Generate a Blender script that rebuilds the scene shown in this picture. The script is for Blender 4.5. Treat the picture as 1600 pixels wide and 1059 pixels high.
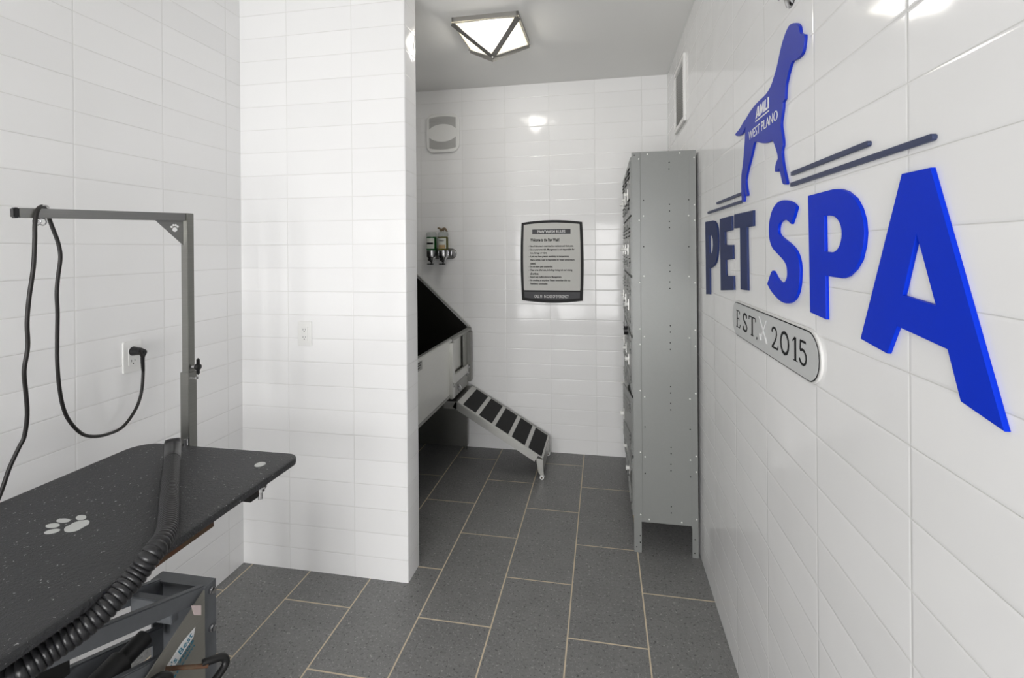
import bpy, bmesh, math, random
from mathutils import Vector, Matrix
random.seed(7)
S = bpy.context.scene
for o in list(bpy.data.objects): bpy.data.objects.remove(o)
COL = S.collection
PI = math.pi

# ---------------------------------------------------------------- camera, world, lights, exposure
F_PX, CY, YAW, ROLL, H = 762.16, 388.77, math.radians(10.573), math.radians(-0.43), 1.51
cam = bpy.data.cameras.new('camera'); co = bpy.data.objects.new('camera', cam); COL.objects.link(co)
cam.sensor_fit = 'HORIZONTAL'; cam.sensor_width = 36; cam.lens = F_PX / 1600 * 36
cam.shift_y = -(529.5 - CY) / 1600; cam.clip_start = 0.02
Fw = Vector((-math.sin(YAW), math.cos(YAW), 0)); Rt = Vector((math.cos(YAW), math.sin(YAW), 0)); Up = Vector((0, 0, 1))
R3 = Rt * math.cos(ROLL) + Up * math.sin(ROLL); U3 = Up * math.cos(ROLL) - Rt * math.sin(ROLL)
M = Matrix((R3, U3, -Fw)).transposed().to_4x4(); M.translation = Vector((0, 0, H)); co.matrix_world = M
S.camera = co
S.view_settings.view_transform = 'Standard'; S.view_settings.look = 'None'
S.view_settings.gamma = 1; S.view_settings.exposure = -0.13
w = bpy.data.worlds.new('sky'); S.world = w; w.use_nodes = True
w.node_tree.nodes['Background'].inputs[0].default_value = (.85, .92, 1, 1)
w.node_tree.nodes['Background'].inputs[1].default_value = 1.0
def area(name, loc, rot, sx, sy, power, color=(1, 1, 1)):
    l = bpy.data.lights.new(name, 'AREA'); l.shape = 'RECTANGLE'; l.size = sx; l.size_y = sy; l.energy = power; l.color = color
    o = bpy.data.objects.new(name, l); COL.objects.link(o); o.location = loc; o.rotation_euler = rot; return o
YR = -2.3                                  # rear wall, behind the camera
WIN = [(-1.66, -1.02), (-0.95, -0.31), (-0.24, 0.40)]      # unseen windows in it, number and height shaped to spread the light
WZ = (0.10, 2.02)
FILL_PANELS = [(-1.15, -.75), (-.12, -.75)]        # flat ceiling panels added behind the camera as fill light
for x_, y_ in FILL_PANELS: area('added_fill_lamp', (x_, y_, 2.74 - .031), (0, 0, 0), .54, 1.14, 2, (1, .99, .97))
for a, b in WIN:                           # area lamp added outside each window to act as daylight
    area('window_daylight', ((a + b) / 2, YR - .16, (WZ[0] + WZ[1]) / 2), (math.radians(90), 0, 0), b - a, WZ[1] - WZ[0], 53, (1, .985, .97))

# ---------------------------------------------------------------- dimensions
XL, XR, XJ, YM, YJ, YB, ZC = -1.723, 0.458, -0.877, 2.083, 2.214, 3.61, 2.74

# ---------------------------------------------------------------- node helpers
class NT:
    def __init__(s, name):
        s.m = bpy.data.materials.new(name); s.m.use_nodes = True; s.t = s.m.node_tree
        s.b = s.t.nodes['Principled BSDF']
    def n(s, typ, **k):
        x = s.t.nodes.new(typ)
        for a, v in k.items(): setattr(x, a, v)
        return x
    def put(s, sock, v):
        if isinstance(v, bpy.types.NodeSocket): s.t.links.new(v, sock)
        elif v is not None: sock.default_value = v
    def math(s, op, a, b=None, c=None):
        x = s.n('ShaderNodeMath', operation=op)
        for i, v in enumerate((a, b, c)):
            if v is not None: s.put(x.inputs[i], v)
        return x.outputs[0]
    def mix(s, f, a, b):
        x = s.n('ShaderNodeMix', data_type='RGBA'); s.put(x.inputs[0], f)
        s.put(x.inputs[6], a if isinstance(a, bpy.types.NodeSocket) else (*a, 1)); s.put(x.inputs[7], b if isinstance(b, bpy.types.NodeSocket) else (*b, 1)); return x.outputs[2]
    def ramp(s, v, a, b, c=0., d=1.):
        x = s.n('ShaderNodeMapRange'); x.clamp = True
        for i, q in enumerate((v, a, b, c, d)): s.put(x.inputs[i], q)
        return x.outputs[0]
    def noise(s, vec, scale, detail=2, rough=.5):
        x = s.n('ShaderNodeTexNoise'); s.put(x.inputs['Vector'], vec); x.inputs['Scale'].default_value = scale
        x.inputs['Detail'].default_value = detail; x.inputs['Roughness'].default_value = rough; return x.outputs['Fac']
    def obj(s): return s.n('ShaderNodeTexCoord').outputs['Object']
    def bump(s, h, strength=.3, dist=.001, normal=None):
        x = s.n('ShaderNodeBump'); x.inputs['Strength'].default_value = strength; x.inputs['Distance'].default_value = dist
        s.put(x.inputs['Height'], h)
        if normal: s.put(x.inputs['Normal'], normal)
        return x.outputs[0]
    def set(s, **k):
        for a, v in k.items():
            a = a.replace('_', ' ')
            if isinstance(v, tuple) and len(v) == 3: v = (*v, 1)
            s.put(s.b.inputs[a], v)
        return s
def srgb(r, g, b):
    f = lambda c: (c / 255) / 12.92 if c / 255 <= .04045 else ((c / 255 + .055) / 1.055) ** 2.4
    return (f(r), f(g), f(b))
def plain(name, col, rough=.5, metal=0., noise=0., nscale=60, bump=0., **k):
    N = NT(name); c = srgb(*col)
    if noise or bump:
        f = N.noise(N.obj(), nscale, 3)
        if noise: N.set(Base_Color=N.mix(f, tuple(x * (1 - noise) for x in c), tuple(min(1, x * (1 + noise)) for x in c)))
        else: N.set(Base_Color=c)
        if bump: N.set(Normal=N.bump(f, bump, .002))
    else: N.set(Base_Color=c)
    N.set(Roughness=rough, Metallic=metal, **k); return N.m

def tile_wall(name, ux, uy, base=(245, 245, 245)):
    """glossy 33 x 11 cm wall tile; ux = joint offset on faces along x, uy = on faces along y"""
    N = NT(name); g = N.n('ShaderNodeNewGeometry'); sp = N.n('ShaderNodeSeparateXYZ'); N.put(sp.inputs[0], g.outputs['Position'])
    sn = N.n('ShaderNodeSeparateXYZ'); N.put(sn.inputs[0], g.outputs['True Normal'])
    isx = N.math('GREATER_THAN', N.math('ABSOLUTE', sn.outputs[0]), .6)
    ua = N.math('DIVIDE', N.math('SUBTRACT', sp.outputs[0], ux - 33.4), .334)
    ub = N.math('DIVIDE', N.math('SUBTRACT', sp.outputs[1], uy - 33.4), .334)
    mx = N.n('ShaderNodeMix'); N.put(mx.inputs[0], isx); N.put(mx.inputs[2], ua); N.put(mx.inputs[3], ub); u = mx.outputs[0]
    v = N.math('DIVIDE', N.math('SUBTRACT', sp.outputs[2], .1005 - 11.05), .1105)
    du = N.math('MULTIPLY', N.math('SUBTRACT', .5, N.math('ABSOLUTE', N.math('SUBTRACT', N.math('FRACT', u), .5))), .334)
    dv = N.math('MULTIPLY', N.math('SUBTRACT', .5, N.math('ABSOLUTE', N.math('SUBTRACT', N.math('FRACT', v), .5))), .1105)
    d = N.math('MINIMUM', du, dv)
    gr = N.ramp(d, .0007, .0014, 1, 0)
    cmb = N.n('ShaderNodeCombineXYZ'); N.put(cmb.inputs[0], N.math('FLOOR', u)); N.put(cmb.inputs[1], N.math('FLOOR', v))
    wn = N.n('ShaderNodeTexWhiteNoise', noise_dimensions='3D'); N.put(wn.inputs['Vector'], cmb.outputs[0])
    b = srgb(*base)
    tc = N.mix(wn.outputs['Value'], tuple(x * .975 for x in b), tuple(x * 1.01 for x in b))
    N.set(Base_Color=N.mix(gr, tc, srgb(226, 226, 224)))
    N.set(Roughness=N.ramp(gr, 0, 1, .09, .6), IOR=1.38)
    edge = N.ramp(d, 0, .005, 0, 1); edge = N.math('POWER', edge, .5)
    n1 = N.noise(g.outputs['Position'], 7, 1)
    h = N.math('ADD', N.math('MULTIPLY', edge, .0009), N.math('MULTIPLY', n1, .0012))
    # every tile sits at a very slightly different tilt
    s2 = N.n('ShaderNodeSeparateXYZ'); N.put(s2.inputs[0], wn.outputs['Color'])
    tl = N.math('ADD', N.math('MULTIPLY', N.math('SUBTRACT', s2.outputs[0], .5), N.math('MULTIPLY', N.math('FRACT', u), .0016)),
                N.math('MULTIPLY', N.math('SUBTRACT', s2.outputs[1], .5), N.math('MULTIPLY', N.math('FRACT', v), .0006)))
    h = N.math('ADD', h, tl)
    N.set(Normal=N.bump(h, 1.0, 1.0)); return N.m

def floor_tile():
    N = NT('dark floor tile'); g = N.n('ShaderNodeNewGeometry'); P = g.outputs['Position']
    sp = N.n('ShaderNodeSeparateXYZ'); N.put(sp.inputs[0], P)
    u = N.math('DIVIDE', N.math('ADD', sp.outputs[0], .147 + 30.5), .305)
    k = N.math('FLOOR', u); odd = N.math('MODULO', k, 2)
    v = N.math('DIVIDE', N.math('ADD', N.math('SUBTRACT', sp.outputs[1], 1.897 - 60.7), N.math('MULTIPLY', odd, .3035)), .607)
    du = N.math('MULTIPLY', N.math('SUBTRACT', .5, N.math('ABSOLUTE', N.math('SUBTRACT', N.math('FRACT', u), .5))), .305)
    dv = N.math('MULTIPLY', N.math('SUBTRACT', .5, N.math('ABSOLUTE', N.math('SUBTRACT', N.math('FRACT', v), .5))), .607)
    d = N.math('MINIMUM', du, dv); gr = N.ramp(d, .0025, .0035, 1, 0)
    cmb = N.n('ShaderNodeCombineXYZ'); N.put(cmb.inputs[0], k); N.put(cmb.inputs[1], N.math('FLOOR', v))
    wn = N.n('ShaderNodeTexWhiteNoise'); N.put(wn.inputs['Vector'], cmb.outputs[0])
    base = N.mix(N.noise(P, 9, 4, .6), srgb(114, 114, 114), srgb(138, 138, 137))
    base = N.mix(N.math('MULTIPLY', wn.outputs['Value'], .25), base, srgb(108, 108, 109))
    f1 = N.ramp(N.noise(P, 120, 2, .6), .57, .68, 0, .7); f2 = N.ramp(N.noise(P, 85, 3, .7), .57, .68, 0, .85)
    mp = N.n('ShaderNodeVectorMath', operation='ADD'); N.put(mp.inputs[0], P); mp.inputs[1].default_value = (7, 3, 5)
    f3 = N.ramp(N.noise(mp.outputs[0], 75, 3, .7), .62, .68, 0, .7)
    base = N.mix(f1, base, srgb(156, 156, 154)); base = N.mix(f2, base, srgb(60, 60, 61)); base = N.mix(f3, base, srgb(190, 188, 184))
    N.set(Base_Color=N.mix(gr, base, srgb(214, 199, 174)), Roughness=N.ramp(gr, 0, 1, .42, .85))
    h = N.math('ADD', N.math('MULTIPLY', N.ramp(d, 0, .003, 0, 1), .0008), N.math('MULTIPLY', N.noise(P, 50, 3), .0004))
    N.set(Normal=N.bump(h, .6, 1.0)); return N.m

def brushed(name, col, rough=.32, metal=1., sc=(4, 4, 200)):
    N = NT(name); mp = N.n('ShaderNodeMapping'); N.put(mp.inputs[0], N.obj()); mp.inputs['Scale'].default_value = sc
    f = N.noise(mp.outputs[0], 3, 3)
    c = srgb(*col); N.set(Base_Color=N.mix(f, tuple(x * .85 for x in c), tuple(min(1, x * 1.12) for x in c)), Metallic=metal)
    N.set(Roughness=N.ramp(f, 0, 1, rough * .8, rough * 1.3), Normal=N.bump(f, .06, .001)); return N.m

def rubber_top():
    N = NT('textured black table rubber'); o = N.obj(); f = N.noise(o, 260, 3, .6)
    spk = N.ramp(N.noise(o, 150, 2, .5), .70, .73, 0, .8)
    c = N.mix(N.noise(o, 6, 3), srgb(44, 45, 47), srgb(56, 57, 59)); c = N.mix(spk, c, srgb(200, 200, 200))
    N.set(Base_Color=c, Roughness=.5, Normal=N.bump(N.noise(o, 130, 4, .7), 1.0, .004)); return N.m

def rusty(name, a, b, thr=(.45, .6)):
    N = NT(name); o = N.obj(); f = N.ramp(N.noise(o, 14, 5, .65), *thr, 0, 1)
    N.set(Base_Color=N.mix(f, srgb(*a), srgb(*b)), Roughness=.75, Normal=N.bump(N.noise(o, 90, 3), .3, .002)); return N.m

MT = dict(
    floor=floor_tile(),
    w_left=tile_wall('left wall tile', .4, 1.324), w_mid=tile_wall('partition wall tile', -1.139, 2.083 + .33),
    w_back=tile_wall('back wall tile', -.054, 0.), w_right=tile_wall('right wall tile', 0., .842),
    w_rear=tile_wall('rear wall tile', 0., 0.),
    ceil=plain('ceiling paint', (240, 240, 238), .85, noise=.015, nscale=3, bump=.03),
    white=plain('white plastic', (238, 238, 236), .3), slot=plain('dark slot', (25, 25, 26), .6),
    blackp=plain('black plastic', (22, 22, 23), .42), cord=plain('black cord rubber', (30, 28, 27), .5),
    blue=plain('bright blue acrylic', (0, 50, 205), .45, Specular_IOR_Level=.15), dogblue=plain('blue acrylic', (24, 50, 176), .4, Specular_IOR_Level=.25), navy=plain('navy acrylic', (36, 50, 98), .5, Specular_IOR_Level=.25),
    bar=plain('slate navy acrylic', (62, 70, 100), .4, Specular_IOR_Level=.3),
    ink=plain('black lettering', (26, 27, 29), .6, Specular_IOR_Level=.2), wht=plain('white lettering', (240, 240, 240), .4), faint=plain('pale engraved mark', (214, 215, 215), .3),
    pill=plain('light grey acrylic', (200, 202, 202), .22), pillw=plain('white acrylic rim', (228, 228, 226), .2),
    sgrey=plain('sign grey face', (205, 205, 201), .6, Specular_IOR_Level=.25), sdark=plain('sign dark frame', (40, 40, 41), .6, Specular_IOR_Level=.25), sbar=plain('sign heading grey', (84, 84, 87), .6, Specular_IOR_Level=.25),
    steel=brushed('brushed stainless steel', (196, 196, 192), .34), dsteel=brushed('dull stainless steel', (150, 150, 146), .42),
    shadesteel=plain('tub steel with painted dark reflection', (30, 29, 26), .35, .3), chrome=plain('polished chrome', (210, 210, 212), .12, 1.),  # first one: steel tub inside, its dark reflection put into the base colour
    tube=brushed('grey metal tube', (150, 150, 146), .38), nickel=brushed('brushed nickel lamp frame', (176, 174, 170), .4),
    paint=plain('grey hammered paint', (108, 111, 115), .5, .15, noise=.12, nscale=40, bump=.1),
    paint2=plain('dark grey machine paint', (50, 50, 50), .5, .2, noise=.15, nscale=20),
    rubber=rubber_top(), edge=plain('black rubber edge', (24, 24, 25), .5, bump=.5, nscale=200), pad=plain('black grit tread', (26, 26, 27), .8, noise=.4, nscale=400, bump=.4),
    rust=rusty('rusted steel', (84, 68, 50), (92, 58, 38)), rustb=rusty('black steel with rust', (26, 25, 24), (84, 60, 36), (.55, .7)),
    plate=brushed('bare metal plate', (178, 176, 168), .4, .8), hose=plain('black ribbed hose plastic', (32, 32, 34), .3),
    locker=plain('grey locker enamel', (136, 138, 136), .36, .1, noise=.03, nscale=120), lockseam=plain('darker locker grey', (110, 112, 110), .6),
    hole=plain('black punched hole', (16, 16, 16), .8), bolt=plain('white coated bolt', (226, 226, 222), .35),
    lockwhite=plain('white lock plastic', (235, 235, 232), .3), grille=plain('grey perforated grille', (186, 186, 184), .5),
    decal=plain('worn white decal', (196, 198, 196), .6, noise=.06, nscale=200), teal=plain('teal lettering', (48, 130, 156), .5),
    tan=plain('tan plastic', (128, 112, 88), .6), brownlab=plain('tan label panel', (190, 160, 118), .5), label=plain('pale paper label', (214, 218, 210), .5), pinkish=plain('pale pink sticker', (226, 208, 206), .5),
)
def liquid(name, col):
    N = NT(name); N.set(Base_Color=srgb(*col), Roughness=.08, Transmission_Weight=.75, IOR=1.4); return N.m
MT['green'] = liquid('green shampoo', (26, 120, 52)); MT['amber'] = liquid('yellow green shampoo', (150, 150, 70)); MT['clear'] = liquid('clear bottle plastic', (228, 232, 230))
def glow(name, col, e):
    N = NT(name); t = N.n('ShaderNodeBsdfTransparent'); em = N.n('ShaderNodeEmission'); N.put(em.inputs[0], (*srgb(*col), 1)); em.inputs[1].default_value = e
    mx = N.n('ShaderNodeMixShader'); mx.inputs[0].default_value = .62; N.put(mx.inputs[1], t.outputs[0]); N.put(mx.inputs[2], em.outputs[0])
    N.t.links.new(mx.outputs[0], N.t.nodes['Material Output'].inputs[0]); return N.m
MT['lamp'] = glow('lit frosted glass', (255, 243, 212), 2.0)
def pane():
    N = NT('window glass'); t = N.n('ShaderNodeBsdfTransparent'); gl = N.n('ShaderNodeBsdfGlossy'); gl.inputs['Roughness'].default_value = .02
    fr = N.n('ShaderNodeFresnel'); mx = N.n('ShaderNodeMixShader'); N.put(mx.inputs[0], fr.outputs[0]); N.put(mx.inputs[1], t.outputs[0]); N.put(mx.inputs[2], gl.outputs[0])
    N.t.links.new(mx.outputs[0], N.t.nodes['Material Output'].inputs[0]); return N.m
MT['glass'] = pane()

# ---------------------------------------------------------------- mesh helpers
class MB:
    def __init__(s): s.bm = bmesh.new()
    def box(s, a, b, mat=None, bevel=0, mi=0):
        lo = Vector([min(x, y) for x, y in zip(a, b)]); hi = Vector([max(x, y) for x, y in zip(a, b)])
        t = bmesh.new(); bmesh.ops.create_cube(t, size=1)
        for v in t.verts: v.co = Vector([(lo[i] + hi[i]) / 2 + v.co[i] * (hi[i] - lo[i]) for i in range(3)])
        if bevel: bmesh.ops.bevel(t, geom=t.edges[:], offset=bevel, segments=2, affect='EDGES', clamp_overlap=True)
        return s.add(t, mat, mi)
    def add(s, t, mat=None, mi=0):
        if mat is not None: t.transform(mat)
        for f in t.faces: f.material_index = mi
        me = bpy.data.meshes.new('tmp'); t.to_mesh(me); t.free(); s.bm.from_mesh(me); bpy.data.meshes.remove(me); return s
    def beam(s, p, q, wd, ht, up=(0, 0, 1), bevel=.0, mi=0):
        """box beam from p to q, wd wide across, ht along up"""
        p, q = Vector(p), Vector(q); d = q - p; L = d.length; z = d.normalized(); x = Vector(up).cross(z)
        if x.length < 1e-6: x = Vector((1, 0, 0))
        x.normalize(); y = z.cross(x)
        m = Matrix((x, y, z)).transposed().to_4x4(); m.translation = (p + q) / 2
        return s.box((-wd / 2, -ht / 2, -L / 2), (wd / 2, ht / 2, L / 2), m, bevel, mi)
    def cyl(s, p, q, r, r2=None, seg=20, mi=0, bevel=0):
        p, q = Vector(p), Vector(q); d = q - p; t = bmesh.new()
        bmesh.ops.create_cone(t, cap_ends=True, segments=seg, radius1=r, radius2=r if r2 is None else r2, depth=d.length)
        m = d.to_track_quat('Z', 'Y').to_matrix().to_4x4(); m.translation = (p + q) / 2
        return s.add(t, m, mi)
    def prism(s, pts, ax, lo, hi, mi=0):
        """polygon pts (2D) extruded along axis ax between lo and hi"""
        t = bmesh.new(); mk = {'x': lambda a, b, c: (c, a, b), 'y': lambda a, b, c: (a, c, b), 'z': lambda a, b, c: (a, b, c)}[ax]
        A = [t.verts.new(mk(a, b, lo)) for a, b in pts]; B = [t.verts.new(mk(a, b, hi)) for a, b in pts]; n = len(pts)
        t.faces.new(A); t.faces.new(B[::-1])
        for i in range(n): t.faces.new((A[i], B[i], B[(i + 1) % n], A[(i + 1) % n]))
        bmesh.ops.recalc_face_normals(t, faces=t.faces); return s.add(t, None, mi)
    def lathe(s, prof, mat=None, seg=28, mi=0):
        t = bmesh.new(); rings = []
        for r, z in prof:
            rings.append([t.verts.new((max(r, 1e-5) * math.cos(2 * PI * i / seg), max(r, 1e-5) * math.sin(2 * PI * i / seg), z)) for i in range(seg)])
        for A, B in zip(rings, rings[1:]):
            for i in range(seg): t.faces.new((A[i], A[(i + 1) % seg], B[(i + 1) % seg], B[i]))
        t.faces.new(rings[0][::-1]); t.faces.new(rings[-1])
        bmesh.ops.remove_doubles(t, verts=t.verts, dist=1e-6); bmesh.ops.recalc_face_normals(t, faces=t.faces); return s.add(t, mat, mi)
    def tube(s, pts, rad, seg=12, mi=0):
        """smooth tube along pts; rad is a number or one radius per point"""
        pts = [Vector(p) for p in pts]; t = bmesh.new(); rings = []; up = None
        for i, p in enumerate(pts):
            d = (pts[min(i + 1, len(pts) - 1)] - pts[max(i - 1, 0)]).normalized()
            if up is None: up = Vector((0, 0, 1)) if abs(d.z) < .9 else Vector((1, 0, 0))
            x = d.cross(up).normalized(); y = x.cross(d).normalized(); up = y
            r = rad if isinstance(rad, (int, float)) else rad[i]
            rings.append([t.verts.new(p + x * r * math.cos(2 * PI * k / seg) + y * r * math.sin(2 * PI * k / seg)) for k in range(seg)])
        for A, B in zip(rings, rings[1:]):
            for k in range(seg): t.faces.new((A[k], A[(k + 1) % seg], B[(k + 1) % seg], B[k]))
        t.faces.new(rings[0][::-1]); t.faces.new(rings[-1]); bmesh.ops.recalc_face_normals(t, faces=t.faces); return s.add(t, None, mi)
    def build(s, name, mats, parent=None, smooth=40, loc=None):
        me = bpy.data.meshes.new(name); s.bm.to_mesh(me); s.bm.free()
        for m in (mats if isinstance(mats, (list, tuple)) else [mats]): me.materials.append(m)
        if smooth:
            for p in me.polygons: p.use_smooth = True
            me.set_sharp_from_angle(angle=math.radians(smooth))
        o = bpy.data.objects.new(name, me); COL.objects.link(o)
        if loc is not None:                      # origin at loc, geometry stays where it was written
            me.transform(Matrix.Translation(-Vector(loc))); o.location = loc
        if parent: attach(o, parent)
        return o
def wloc(o):
    v = Vector((0, 0, 0))
    while o: v = v + o.location; o = o.parent
    return v
def attach(o, parent):
    """parent without moving (all roots are unrotated while building)"""
    o.location = o.location - wloc(parent); o.parent = parent
def thing(name, label, cat, loc=(0, 0, 0), group=None):
    o = bpy.data.objects.new(name, None); o.empty_display_size = .05; COL.objects.link(o); o.location = loc
    o['label'] = label; o['category'] = cat
    if group: o['group'] = group
    return o
def tag(o, label, cat, group=None):
    o['label'] = label; o['category'] = cat
    if group: o['group'] = group
    return o
def struct(o): o['kind'] = 'structure'; return o
def smooth_path(pts, n=6):
    pts = [Vector(p) for p in pts]; out = []
    for i in range(len(pts) - 1):
        p0, p1, p2, p3 = pts[max(i - 1, 0)], pts[i], pts[i + 1], pts[min(i + 2, len(pts) - 1)]
        for k in range(n):
            t = k / n; out.append(.5 * ((2 * p1) + (p2 - p0) * t + (2 * p0 - 5 * p1 + 4 * p2 - p3) * t * t + (3 * p1 - p0 - 3 * p2 + p3) * t ** 3))
    out.append(pts[-1]); return out
FR = {'right': Matrix(((0, 0, -1, 0), (-1, 0, 0, 0), (0, 1, 0, 0), (0, 0, 0, 1))),    # plate on the right wall, facing -x
      'back': Matrix(((1, 0, 0, 0), (0, 0, -1, 0), (0, 1, 0, 0), (0, 0, 0, 1))),      # facing -y
      'left': Matrix(((0, 0, 1, 0), (1, 0, 0, 0), (0, 1, 0, 0), (0, 0, 0, 1)))}       # facing +x
def to_mesh_obj(tmp, name, mat, parent, smooth=35):
    bpy.context.view_layer.update(); dg = bpy.context.evaluated_depsgraph_get()
    me = bpy.data.meshes.new_from_object(tmp.evaluated_get(dg)); cd = tmp.data; bpy.data.objects.remove(tmp); bpy.data.curves.remove(cd)
    me.materials.clear(); me.materials.append(mat); me.name = name
    if smooth and me.polygons:
        for p in me.polygons: p.use_smooth = True; p.material_index = 0
        me.set_sharp_from_angle(angle=math.radians(smooth))
    o = bpy.data.objects.new(name, me); COL.objects.link(o); return o
def flat(name, loops, face, plane, thick, mat, parent=None, bevel=.0008):
    """flat cut-out: loops of (horizontal world coordinate, z); back at plane, thick towards the viewer"""
    cu = bpy.data.curves.new(name, 'CURVE'); cu.dimensions = '2D'; cu.fill_mode = 'BOTH'
    h = [a for a, b in loops[0]]; v = [b for a, b in loops[0]]; ch, cv = (min(h) + max(h)) / 2, (min(v) + max(v)) / 2
    sg = -1 if face == 'right' else 1
    for lp in loops:
        sp = cu.splines.new('POLY'); sp.points.add(len(lp) - 1)
        for p, (a, b) in zip(sp.points, lp): p.co = ((a - ch) * sg, b - cv, 0, 1)
        sp.use_cyclic_u = True
    cu.extrude = max(thick / 2 - bevel, 1e-5); cu.bevel_depth = bevel; cu.bevel_resolution = 1; cu.offset = -bevel
    t = bpy.data.objects.new(name, cu); COL.objects.link(t); o = to_mesh_obj(t, name, mat, parent)
    out = {'right': -1, 'back': -1, 'left': 1}[face]; pos = plane + out * thick / 2
    loc = {'right': (pos, ch, cv), 'left': (pos, ch, cv), 'back': (ch, pos, cv)}[face]
    o.data.transform(FR[face]); o.location = loc
    if parent: attach(o, parent)
    return o
def chaikin(p, n=2, keep=55):
    for _ in range(n):
        q = []; m = len(p)
        for i in range(m):
            a, b, c = Vector(p[i - 1]), Vector(p[i]), Vector(p[(i + 1) % m]); u, v = (b - a), (c - b)
            if u.length > 0 and v.length > 0 and math.degrees(u.angle(v)) > keep: q.append(tuple(b)); continue
            q.append(tuple(b.lerp(a, .25))); q.append(tuple(b.lerp(c, .25)))
        p = q
    return p
def text(name, body, x0, x1, z0, z1, face, plane, mat, parent, thick=.0008, bold=0., shear=0.):
    """lettering stretched to fill the rectangle; x0 is where the reading starts"""
    cu = bpy.data.curves.new(name, 'FONT'); cu.body = body; cu.size = 1; cu.offset = bold; cu.shear = shear; cu.resolution_u = 3
    t = bpy.data.objects.new(name, cu); COL.objects.link(t); o = to_mesh_obj(t, name, mat, parent, 0)
    xs = [v.co.x for v in o.data.vertices]; ys = [v.co.y for v in o.data.vertices]
    a, b, c, d = min(xs), max(xs), min(ys), max(ys); W = abs(x1 - x0); Hh = z1 - z0
    for v in o.data.vertices: v.co.x = ((v.co.x - a) / (b - a) - .5) * W; v.co.y = ((v.co.y - c) / (d - c) - .5) * Hh; v.co.z = 0
    bm = bmesh.new(); bm.from_mesh(o.data); r = bmesh.ops.extrude_face_region(bm, geom=bm.faces[:])
    for g in r['geom']:
        if isinstance(g, bmesh.types.BMVert): g.co.z += thick
    bmesh.ops.recalc_face_normals(bm, faces=bm.faces); bm.to_mesh(o.data); bm.free()
    o.data.transform(FR[face]); m, z = (x0 + x1) / 2, (z0 + z1) / 2
    o.location = {'right': (plane, m, z), 'left': (plane, m, z), 'back': (m, plane, z)}[face]
    if parent: attach(o, parent)
    return o

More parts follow.
